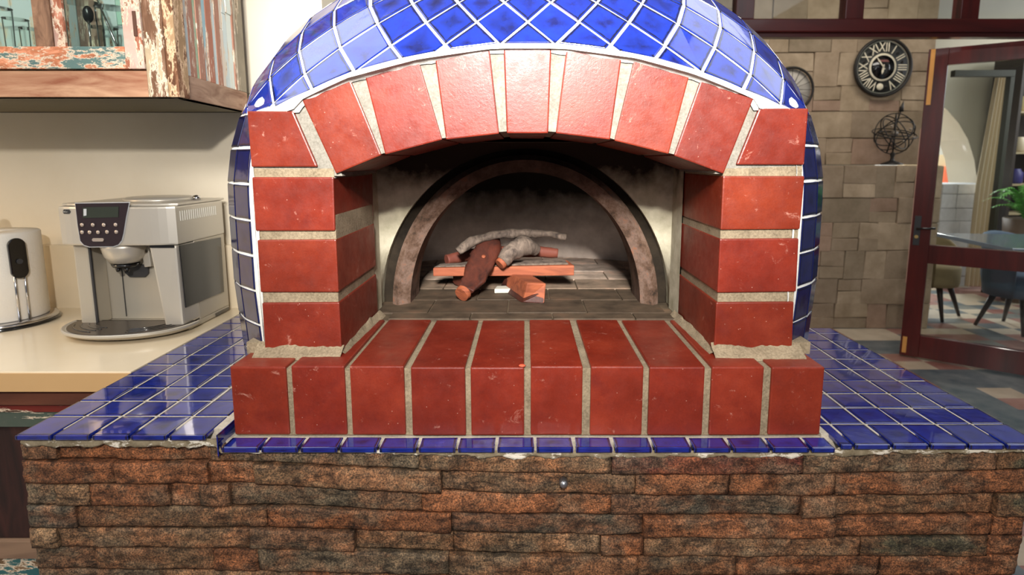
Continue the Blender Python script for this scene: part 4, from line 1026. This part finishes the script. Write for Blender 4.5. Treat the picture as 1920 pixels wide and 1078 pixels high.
MAH = m_wood('dark_mahogany', (58, 14, 12), (96, 28, 24), .32, 10, (1, 1, .12), .3, .15)
MAHH = m_wood('dark_mahogany_rail', (58, 14, 12), (96, 28, 24), .32, 10, (.12, 1, 1), .3, .15)
PANE = glass('window_pane', .02, (.97, .99, .98, 1))
def zb(y, Y=2.4): return P(1700, y, Y=Y).z
B0, B1 = zb(62), zb(37)
mb = MB(); mb.box((.90, 2.37, B0), (3.30, 2.46, B1), (1, 1, 1), .006); mb.box((.90, 2.385, B1+.50), (3.30, 2.455, 2.75), (1, 1, 1), .004)
mb.box((.90, 2.385, 0), (.99, 2.455, B0-.0005), (1, 1, 1), .004); mb.box((3.21, 2.385, 0), (3.30, 2.455, B0-.0005), (1, 1, 1), .004)
mb.box((.90, 2.39, B0-.022), (3.30, 2.45, B0-.0005), (.7, .7, .7))
wf = struct('window_1', mb, MAHH)
mxs = [P(1397, 20, Y=2.39).x, P(1602, 20, Y=2.39).x, P(1818, 20, Y=2.39).x]
for mx_ in mxs:
    mb = MB(); mb.box((mx_-.048, 2.385, B1+.0005), (mx_+.048, 2.455, B1+.4995), (1, 1, 1), .004); mb.build('mullion', MAH, wf)
ed = [.99]+sum([[m_-.048, m_+.048] for m_ in mxs], [])+[3.21]
for a, b in zip(ed[::2], ed[1::2]):
    mb = MB(); mb.box((a, 2.417, B1+.0005), (b, 2.423, B1+.4995)); mb.build('pane', PANE, wf)
mb = MB(); mb.box((3.305, 2.36, 0), (8.0, 2.47, 2.75)); struct('wall_partition', mb, WHITE)
mb = MB(); mb.box((-2.6, 2.36, 0), (.895, 2.47, 2.75)); struct('wall_partition', mb, WHITE)

# --- open glazed door
dr_ = bpy.data.objects.new('door_1', None); C.objects.link(dr_); dr_['kind'] = 'structure'
FX, FYd = 2.522, 2.975; HX, HY = 3.150, 2.475
dL = math.hypot(HX-FX, HY-FYd); dA = math.atan2(HY-FYd, HX-FX)
DM = Matrix.Translation((FX, FYd, 0)) @ Matrix.Rotation(dA, 4, 'Z')
def dbox(lo, hi, name, m, bev=.002, tint=(1, 1, 1), par=None, add=None):
    mb = add or MB(); mb.box(lo, hi, tint, bev, DM)
    if not add: return mb.build(name, m, par or dr_)
def dz(x, y):
    # height on the door plane seen at this place in the photograph
    r = P(x, y, Y=1.)-CAM; nrm = Vector((-sin(dA), cos(dA), 0)); t = (Vector((FX, FYd, 0))-CAM).dot(nrm)/r.dot(nrm); q = DM.inverted() @ (CAM+r*t); return q.x, q.z
zt = dz(1757, 92)[1]; pu0 = dz(1778, 122)[0]
z_up1, z_up0 = dz(1780, 122)[1], dz(1745, 459)[1]; z_lo1, z_lo0 = dz(1738, 493)[1], dz(1726, 628)[1]
st = .105
mb = MB(); mb.box((0, -.022, .012), (st, .022, zt), (1, 1, 1), .003, DM); mb.box((dL-st, -.022, .012), (dL, .022, zt), (1, 1, 1), .003, DM)
mb.box((st+.0002, -.0215, z_up1), (dL-st-.0002, .0215, zt-.001), (1, 1, 1), .002, DM); mb.box((st+.0002, -.0215, z_lo1), (dL-st-.0002, .0215, z_up0), (1, 1, 1), .002, DM); mb.box((st+.0002, -.0215, .013), (dL-st-.0002, .0215, z_lo0), (1, 1, 1), .002, DM)
mb.build('door_frame', MAH, dr_)
dbox((st, -.003, z_up0), (dL-st, .003, z_up1), 'pane', PANE, 0); dbox((st, -.003, z_lo0), (dL-st, .003, z_lo1), 'pane', PANE, 0)
RAW = simple('raw_pine', (222, 160, 84), .5, var=.06); PIN = simple('pale_door_edge', (206, 160, 140), .5)
q0, q1 = dz(1752, 92), dz(1748, 197)
dbox((.012, -.0245, q1[1]), (.036, -.0222, q0[1]-.004), 'bolt_plate', RAW, .0005); 
q0, q1 = dz(1702, 630), dz(1700, 665)
dbox((.012, -.0245, .03), (.036, -.0222, q0[1]), 'bolt_plate', RAW, .0005)
dbox((-.0035, -.0215, .5), (-.0002, .015, 1.5), 'edge_strip', PIN, .0005)
hx_, hz_ = dz(1720, 433)
h = dbox((hx_-.018, -.0265, hz_-.09), (hx_+.018, -.0223, hz_+.10), 'door_handle', GRY, .0015)
mb = MB(); mb.tube([DM @ Vector((hx_, -.026, hz_+.02)), DM @ Vector((hx_, -.055, hz_+.02)), DM @ Vector((hx_+.10, -.058, hz_+.028))], .007, 10); mb.build('lever', BLK, h)
mb = MB(); mb.tube([DM @ Vector((hx_, -.027, hz_-.035)), DM @ Vector((hx_, -.031, hz_-.035))], .011, 14); mb.build('keyhole_cover', simple('brass', (226, 196, 130), .3, .9), h)

# --- clock
IRON = simple('wrought_iron', (44, 42, 40), .5, .4); DIALP = simple('aged_cream_enamel', (222, 214, 190), .6)
cc = P(1656, 126, Y=3.82); cr = .212
ck = thing('wall_clock', 'round black skeleton clock with cream roman numerals on the stone wall', 'clock', tuple(cc))
mb = MB(); ring = [(cc.x+cr*cos(2*pi*i/64), cc.y, cc.z+cr*sin(2*pi*i/64)) for i in range(64)]; mb.tube(ring, .012, 8, closed=True); mb.build('rim', IRON, ck)
mb = MB(); mb.lathe([(.0001, .03), (cr-.004, .03), (cr-.004, .036), (.0001, .036)], 64, cc, 'Y'); mb.build('back_plate', simple('slate_back', (58, 60, 58), .6), ck)
mb = MB()
for rr_ in (cr-.018,): mb.tube([(cc.x+rr_*cos(2*pi*i/64), cc.y+.006, cc.z+rr_*sin(2*pi*i/64)) for i in range(64)], .004, 6, closed=True)
mb.build('minute_track', simple('grey_track', (120, 122, 112), .6), ck)
mb = MB(); mb.lathe([(.088, .004), (.104, .004), (.104, .010), (.088, .010), (.088, .004)], 64, cc, 'Y'); mb.build('chapter_ring', DIALP, ck)
mb = MB(); mb.lathe([(.0001, .002), (.089, .002), (.089, .012), (.0001, .012)], 64, cc, 'Y'); mb.build('dial', BLK, ck)
NUM = ['XII', 'I', 'II', 'III', 'IIII', 'V', 'VI', 'VII', 'VIII', 'IX', 'X', 'XI']
for k, t_ in enumerate(NUM):
    a = pi/2-2*pi*k/12; q = Vector((cc.x+.146*cos(a), cc.y+.004, cc.z+.146*sin(a)))
    if k == 6: continue
    text(t_, .098, q, Matrix.Rotation(-(a-pi/2), 3, 'Y') @ FACE, DIALP, 'numeral', ck, .002, scx=.72)
    a2 = a-pi/12; mb = MB(); mb.lathe([(.0001, .0), (.012, .001), (.012, .006), (.0001, .006)], 14, (cc.x+.150*cos(a2), cc.y+.004, cc.z+.150*sin(a2)), 'Y'); mb.build('rosette', IRON, ck)
mb = MB(); mb.lathe([(.0001, -.004), (.024, -.003), (.026, .004), (.0001, .004)], 24, (cc.x-.012, cc.y, cc.z-.145), 'Y'); mb.build('seconds_dial', DIALP, ck)
def hand(a, l, w):
    mb = MB(); d = Vector((cos(a), 0, sin(a))); n_ = Vector((-sin(a), 0, cos(a))); c = Vector((cc.x, cc.y-.006, cc.z))
    mb.prism([tuple(c-d*.02+n_*w*.4), tuple(c-d*.02-n_*w*.4), tuple(c+d*l*.6-n_*w), tuple(c+d*l), tuple(c+d*l*.6+n_*w)], (0, .002, 0)); mb.build('hand', DIALP, ck)
hand(R(262), .055, .009); hand(R(128), .100, .006)
mb = MB(); mb.prism([(cc.x-.045, cc.y+.0005, cc.z+.040), (cc.x+.045, cc.y+.0005, cc.z+.040), (cc.x+.03, cc.y+.0005, cc.z+.056), (cc.x-.03, cc.y+.0005, cc.z+.056)], (0, .0012, 0)); mb.build('dial_mark', simple('dull_red_print', (132, 84, 78), .6), ck)

# --- armillary sphere on the ledge
ax_ = P(1672, 306, Y=3.705); az = 1.2625
ar = thing('armillary_sphere', 'dark iron armillary sphere ornament standing on the stone ledge under the clock', 'ornament', (ax_.x, 3.705, az))
c0 = Vector((ax_.x, 3.705, az+.235))
mb = MB(); mb.lathe([(.0001, .0005), (.075, .0005), (.078, .008), (.045, .022), (.016, .034), (.011, .06), (.017, .075), (.012, .095), (.0001, .10)], 24, (ax_.x, 3.705, az)); mb.build('stand', IRON, ar)
def hoop(r, rot, w=.004, nm='hoop'):
    mb = MB(); M3 = rot; mb.tube([c0+M3 @ Vector((r*cos(2*pi*i/48), r*sin(2*pi*i/48), 0)) for i in range(48)], w, 7, closed=True); mb.build(nm, IRON, ar)
RX = lambda a: Matrix.Rotation(R(a), 3, 'X'); RY = lambda a: Matrix.Rotation(R(a), 3, 'Y'); RZ = lambda a: Matrix.Rotation(R(a), 3, 'Z')
hoop(.152, RX(90)); hoop(.150, RX(18)); hoop(.146, RY(62)); hoop(.142, RY(-58) @ RX(15)); hoop(.138, RX(-38)); hoop(.132, RX(55) @ RY(30)); hoop(.105, RX(12), .005); hoop(.145, RZ(60) @ RX(90))
mb = MB(); mb.tube([c0+Vector((-.045, 0, -.14)), c0+Vector((.03, 0, .16)), c0+Vector((.045, 0, .22))], .005, 8); mb.build('axis_rod', IRON, ar)
mb = MB(); mb.tube([c0+Vector((.034, 0, .165)), c0+Vector((.038, 0, .20)), c0+Vector((.047, 0, .245))], [.017, .012, .001], 8); mb.build('arrow_tip', IRON, ar)
mb = MB(); bm = bmesh.new(); bmesh.ops.create_icosphere(bm, subdivisions=3, radius=.026); bm.transform(Matrix.Translation(c0)); mb.bm(bm, sm=True); mb.build('globe', simple('grey_globe', (110, 104, 94), .4, .5), ar)
for (dx, dz_) in ((-.05, .0), (.06, .03), (.02, -.06), (-.08, .05), (.09, -.03)):
    mb = MB(); bm = bmesh.new(); bmesh.ops.create_icosphere(bm, subdivisions=2, radius=.010); bm.transform(Matrix.Translation(c0+Vector((dx, -.09, dz_)))); mb.bm(bm, sm=True); mb.build('bead', simple('dull_bead', (150, 140, 128), .35, .6), ar)
# --- spoked wheel on the wall
wc = P(1484, 168, Y=3.83)
wh = thing('spoked_wheel', 'thin dark spoked wheel hanging on the stone wall behind the oven dome', 'wheel', (wc.x, 3.83, wc.z))
mb = MB(); mb.tube([(wc.x+.165*cos(2*pi*i/64), 3.83, wc.z+.165*sin(2*pi*i/64)) for i in range(64)], .010, 8, closed=True); mb.build('rim', IRON, wh)
mb = MB(); mb.lathe([(.0001, -.012), (.02, -.01), (.02, .015), (.0001, .02)], 20, (wc.x, 3.83, wc.z), 'Y'); mb.build('hub', IRON, wh)
mb = MB(); mb.lathe([(.0001, .022), (.158, .022), (.158, .026), (.0001, .026)], 48, (wc.x, 3.83, wc.z), 'Y'); mb.build('face_disc', simple('pale_disc', (186, 180, 170), .7), wh)
for k in range(16):
    a = 2*pi*k/16; mb = MB(); mb.tube([(wc.x+.018*cos(a), 3.83, wc.z+.018*sin(a)), (wc.x+.158*cos(a), 3.83, wc.z+.158*sin(a))], .0022, 6); mb.build('spoke', IRON, wh)

# --- dining room seen through the glass
FAR = simple('pale_far_wall', (206, 198, 170), .8)
YA = 5.6
def PA(x, y, Y=YA): return P(x, y, Y=Y)
oc = [PA(x, y) for x, y in ((1755, 192), (1775, 205), (1798, 232), (1815, 262), (1827, 300), (1833, 345))]; foot = oc[-1].x
# arch wall: opening to the left of the curve
mb = MB(); curve = [Vector((foot, YA, 0))]+oc[::-1]; mirror = [Vector((2*oc[0].x-.1-p.x, YA, p.z)) for p in oc]+[Vector((2*oc[0].x-.1-foot, YA, 0))]
loop = curve+mirror; xr_ = 7.9; xl_ = min(mirror[-1].x-.3, WX1+.3)
b = 0
for i in range(len(loop)-1):
    p, q = loop[i], loop[i+1]
    for dy, fl in ((0, 1), (.45, -1)):
        i0 = len(mb.v); mb.v += [(p.x, YA+dy, p.z), (q.x, YA+dy, q.z), (q.x, YA+dy, 2.75), (p.x, YA+dy, 2.75)]; mb.face((i0, i0+1, i0+2, i0+3))
    i0 = len(mb.v); mb.v += [(p.x, YA, p.z), (q.x, YA, q.z), (q.x, YA+.45, q.z), (p.x, YA+.45, p.z)]; mb.face((i0, i0+1, i0+2, i0+3), (1.25, 1.25, 1.3))
mb.box((foot, YA, 0), (7.9, YA+.45, 2.75)); mb.box((xl_-1.5, YA, 0), (loop[-1].x, YA+.45, 2.75))
wa = struct('wall_arch', mb, m_wood('cream_arch_plaster', (210, 204, 182), (214, 208, 188), .8, 3, (1, 1, 1), 0, .05))
mb = MB(); mb.box((xl_-1.5, 10.3, 0), (8.0, 10.42, 3.4)); mb.box((7.9, YA+.4501, 0), (8.0, 10.2999, 3.4)); struct('wall_terrace', mb, WHITE)
mb = MB(); mb.box((7.9, 2.4701, 0), (8.0, YA-.0001, 2.75)); struct('wall_right', mb, WHITE)
# orange framed window on the terrace
Yw = 8.6; a = P(1764, 392, Y=Yw); b_ = P(1795, 312, Y=Yw)
mb = MB()
for lo, hi in (((a.x, b_.z-.09), (b_.x, b_.z)), ((a.x, a.z), (a.x+.08, b_.z-.09)), ((b_.x-.08, a.z), (b_.x, b_.z-.09)), ((a.x+.08, a.z), (b_.x-.08, a.z+.08))): mb.box((lo[0], Yw, lo[1]), (hi[0], Yw+.08, hi[1]), (1, 1, 1), .004)
w2 = struct('window_2', mb, simple('orange_frame', (190, 88, 58), .5))
mb = MB(); mb.box((a.x+.08, Yw+.03, a.z+.08), (b_.x-.08, Yw+.05, b_.z-.09)); mb.build('pane', simple('dark_pane', (92, 82, 82), .2), w2)
mb = MB(); mb.box((a.x-.6, Yw+.081, 0), (b_.x+.02, Yw+.25, P(1780, 290, Y=Yw).z)); struct('wall_outbuilding', mb, simple('outbuilding_wall', (176, 160, 132), .8))
# whitewashed stone pier
Yp = 5.15; a = P(1768, 345, Y=Yp); b_ = P(1868, 345, Y=Yp)
def whites(mb):
    mb.box((a.x, Yp+.02, 0), (b_.x, Yp+.40, a.z), (.5, .5, .5)); z = 0
    while z < a.z-.01:
        h = min(wr.uniform(.10, .18), a.z-z); x = a.x
        while x < b_.x-.01:
            w = min(wr.uniform(.12, .26), b_.x-x); v = wr.uniform(.86, 1.0); mb.box((x+.002, Yp-wr.uniform(0, .006), z+.002), (x+w-.002, Yp+.021, z+h-.002), (v, v, v*.99), .004); x += w
        z += h
mb = MB(); whites(mb); struct('wall_pier', mb, m_wood('whitewashed_stone', (196, 196, 196), (224, 224, 224), .85, 8, (1, 1, 1), 0, .5))
# sheer curtain panel
mb = MB(); c0_, c1_ = P(1838, 300, Y=5.0), P(1878, 300, Y=5.0); zt_, zb_ = P(1860, 145, Y=5.0).z, .03
n_ = 40; b = len(mb.v)
for i in range(n_+1):
    t = i/n_; x = c0_.x+(c1_.x-c0_.x)*t
    for k in range(9):
        s_ = k/8; z = zb_+(zt_-zb_)*s_; xx = x+(.15*(s_-.5)*(1-t) if s_ > .5 else 0); mb.v.append((xx, 5.0+.018*sin(t*30)+.02, z))
for i in range(n_):
    for k in range(8): mb.face((b+i*9+k, b+(i+1)*9+k, b+(i+1)*9+k+1, b+i*9+k+1), (1, 1, 1), None, True)
cu_ = tag(mb.build('curtain', simple('beige_curtain', (206, 190, 160), .9)), 'beige curtain hanging beside the dark frame beyond the glazed door', 'curtain')
# dark tall frame
def FB(x0, y0, x1, y1, Y=4.85): p, q = P(x0, y0, Y=Y), P(x1, y1, Y=Y); return (p.x, q.z), (q.x, p.z)
mb = MB(); l1 = P(1786, 140, Y=4.85); l2 = P(1900, 132, Y=4.85); 
mb.box((l1.x, 4.82, l2.z-.06), (l2.x, 4.88, l2.z), (1, 1, 1), .004); mb.box((P(1884, 200, Y=4.85).x, 4.82, 0), (l2.x, 4.88, l2.z-.0605), (1, 1, 1), .004)
mb.box((l1.x, 4.83, l2.z-.0605-.0), (l1.x+.001, 4.87, l2.z-.06))
struct('trim_1', mb, simple('dark_green_frame', (60, 60, 48), .6))
# shelf unit at the right of the glass
sx = P(1898, 300, Y=5.1).x
sh = thing('shelf_unit', 'dark shelf unit with pale jars beyond the right edge of the glazed door', 'shelf', (sx+.4, 5.25, 0))
DK_ = simple('dark_shelf_wood', (54, 44, 36), .6)
mb = MB(); mb.box((sx, 5.10, 0), (sx+.03, 5.45, 2.35)); mb.box((sx+.9, 5.10, 0), (sx+.93, 5.45, 2.35)); mb.box((sx, 5.45, 0), (sx+.93, 5.47, 2.35)); mb.build('side_frame', DK_, sh)
for y in (142, 208, 285, 345, 400):
    z = P(1900, y, Y=5.1).z; mb = MB(); mb.box((sx+.031, 5.11, z-.02), (sx+.899, 5.44, z), (1, 1, 1), .002); mb.build('shelf_board', simple('pale_shelf', (168, 152, 118), .6), sh)
for (y, col, nm, lb) in ((208, (226, 206, 150), 'storage_jar', 'pale yellow jar on the upper shelf of the dark shelf unit'), (285, (196, 180, 150), 'storage_jar', 'pale beige jar on the middle shelf of the dark shelf unit'), (345, (58, 52, 110), 'storage_jar', 'violet blue jar on the lower shelf of the dark shelf unit')):
    z = P(1900, y, Y=5.1).z; mb = MB(); mb.lathe([(.0001, .0005), (.06, .0005), (.066, .02), (.066, .11), (.045, .135), (.045, .15), (.0001, .15)], 24, (sx+.13, 5.2, z)); tag(mb.build(nm, simple('jar_'+str(y), col, .4)), lb, 'jar')

# dining table and tub chairs
dt = thing('dining_table', 'blue-grey dining table seen through the glazed door', 'table', (3.62, 3.25, 0))
tc = [P(1757, 437, Z=.75), P(1888, 464, Z=.75)]; v_ = (tc[0]-tc[1]).normalized(); w_ = Vector((v_.y, -v_.x, 0)); w_ = w_ if w_.x > 0 else -w_
A0, A1 = Vector((tc[0].x, tc[0].y, .722)), Vector((tc[1].x, tc[1].y, .722))-v_*.05
mb = MB(); mb.prism([tuple(A0), tuple(A1), tuple(A1+w_*.95), tuple(A0+w_*.95)], (0, 0, .028), (1, 1, 1), .004); mb.build('table_top', simple('blue_grey_top', (128, 142, 160), .18, 0, .6, .5), dt)
mc = (A0+A1)/2+w_*.475
pc = mc+w_*.22-v_*.05
mb = MB(); mb.lathe([(.24, .0005), (.24, .02), (.04, .05), (.035, .69), (.12, .721)], 28, (pc.x, pc.y, 0)); mb.build('pedestal', DK_, dt)
def tub_chair(loc, rz, col, label):
    t = bpy.data.objects.new('tub_chair', None); C.objects.link(t); tag(t, label, 'chair', 'tub chairs at the dining table')
    m = simple('upholstery', col, .85, var=.06); lw = simple('dark_leg', (44, 34, 30), .5)
    mb = MB(); mb.lathe([(.0001, .27), (.19, .27), (.20, .30), (.20, .42), (.18, .44), (.0001, .445)], 28); mb.build('seat', m, t)
    mb = MB(); n_ = 26; b = 0; lv = [(.215, .27), (.24, .42), (.25, .60), (.255, .735), (.235, .745), (.225, .72), (.21, .50), (.205, .30)]
    for i in range(n_+1):
        a = R(-25)+R(230)*i/n_; k_ = .55+.45*sin(max(0, min(pi, (a-R(-25))/R(230)*pi)))**.6
        for (r, z) in lv: mb.v.append((r*cos(a), r*sin(a),   .27+(z-.27)*k_))
    m_ = len(lv)
    for i in range(n_):
        for k in range(m_): mb.face((i*m_+k, (i+1)*m_+k, (i+1)*m_+(k+1) % m_, i*m_+(k+1) % m_), (1, 1, 1), None, True)
    mb.face(range(m_)); mb.face([n_*m_+k for k in range(m_)]); mb.build('shell', m, t)
    for sx_, sy_ in ((1, 1), (1, -1), (-1, 1), (-1, -1)):
        mb = MB(); mb.tube([(sx_*.10, sy_*.10, .269), (sx_*.17, sy_*.17, .0005)], [.024, .012], 10); mb.build('leg', lw, t)
    t.location = loc; t.rotation_euler = (0, 0, rz); return t
tub_chair((3.80, 3.60, 0), R(20), (96, 114, 134), 'slate blue tub chair, the right hand one behind the dining table')
tub_chair((3.42, 4.02, 0), R(35), (150, 134, 100), 'tan tub chair, the left hand one behind the dining table')
# fern
fp_ = P(1905, 385, Y=4.5)
fe = thing('potted_fern', 'bright green fern in a tall pot beyond the right side of the door', 'plant', (fp_.x+.12, 4.5, 0))
fx = fp_.x+.12
mb = MB(); mb.lathe([(.0001, .0005), (.12, .0005), (.16, .5), (.18, fp_.z-.12), (.16, fp_.z-.12), (.0001, fp_.z-.14)], 28, (fx, 4.5, 0)); mb.build('pot', simple('brown_pot', (104, 84, 66), .6), fe)
mb = MB(); fr = random.Random(5)
for k in range(34):
    a = fr.uniform(0, 2*pi); L = fr.uniform(.20, .34); up_ = fr.uniform(.10, .24); d = Vector((cos(a), sin(a), 0)); sd_ = Vector((-sin(a), cos(a), 0)); b0_ = Vector((fx, 4.5, fp_.z-.13))
    pts = [b0_+d*L*t+Vector((0, 0, up_*4*t*(1-t*.72))) for t in [i/14 for i in range(15)]]
    for i in range(1, 15):
        w = .055*sin(pi*min(1, i/15))+.008
        for s_ in (-1, 1):
            q = pts[i]; tip = q+sd_*s_*w+d*.02+Vector((0, 0, -.012)); j0 = len(mb.v); mb.v += [tuple(pts[i-1]), tuple(q), tuple(tip)]; mb.face((j0, j0+1, j0+2), (fr.uniform(.8, 1.2),)*3)
FE = Mat('fern_leaf', rough=.5); FE.col(FE.mix(1., srgb(98, 168, 64), FE.tint(), 'MULTIPLY')); mb.build('fronds', FE.m, fe)
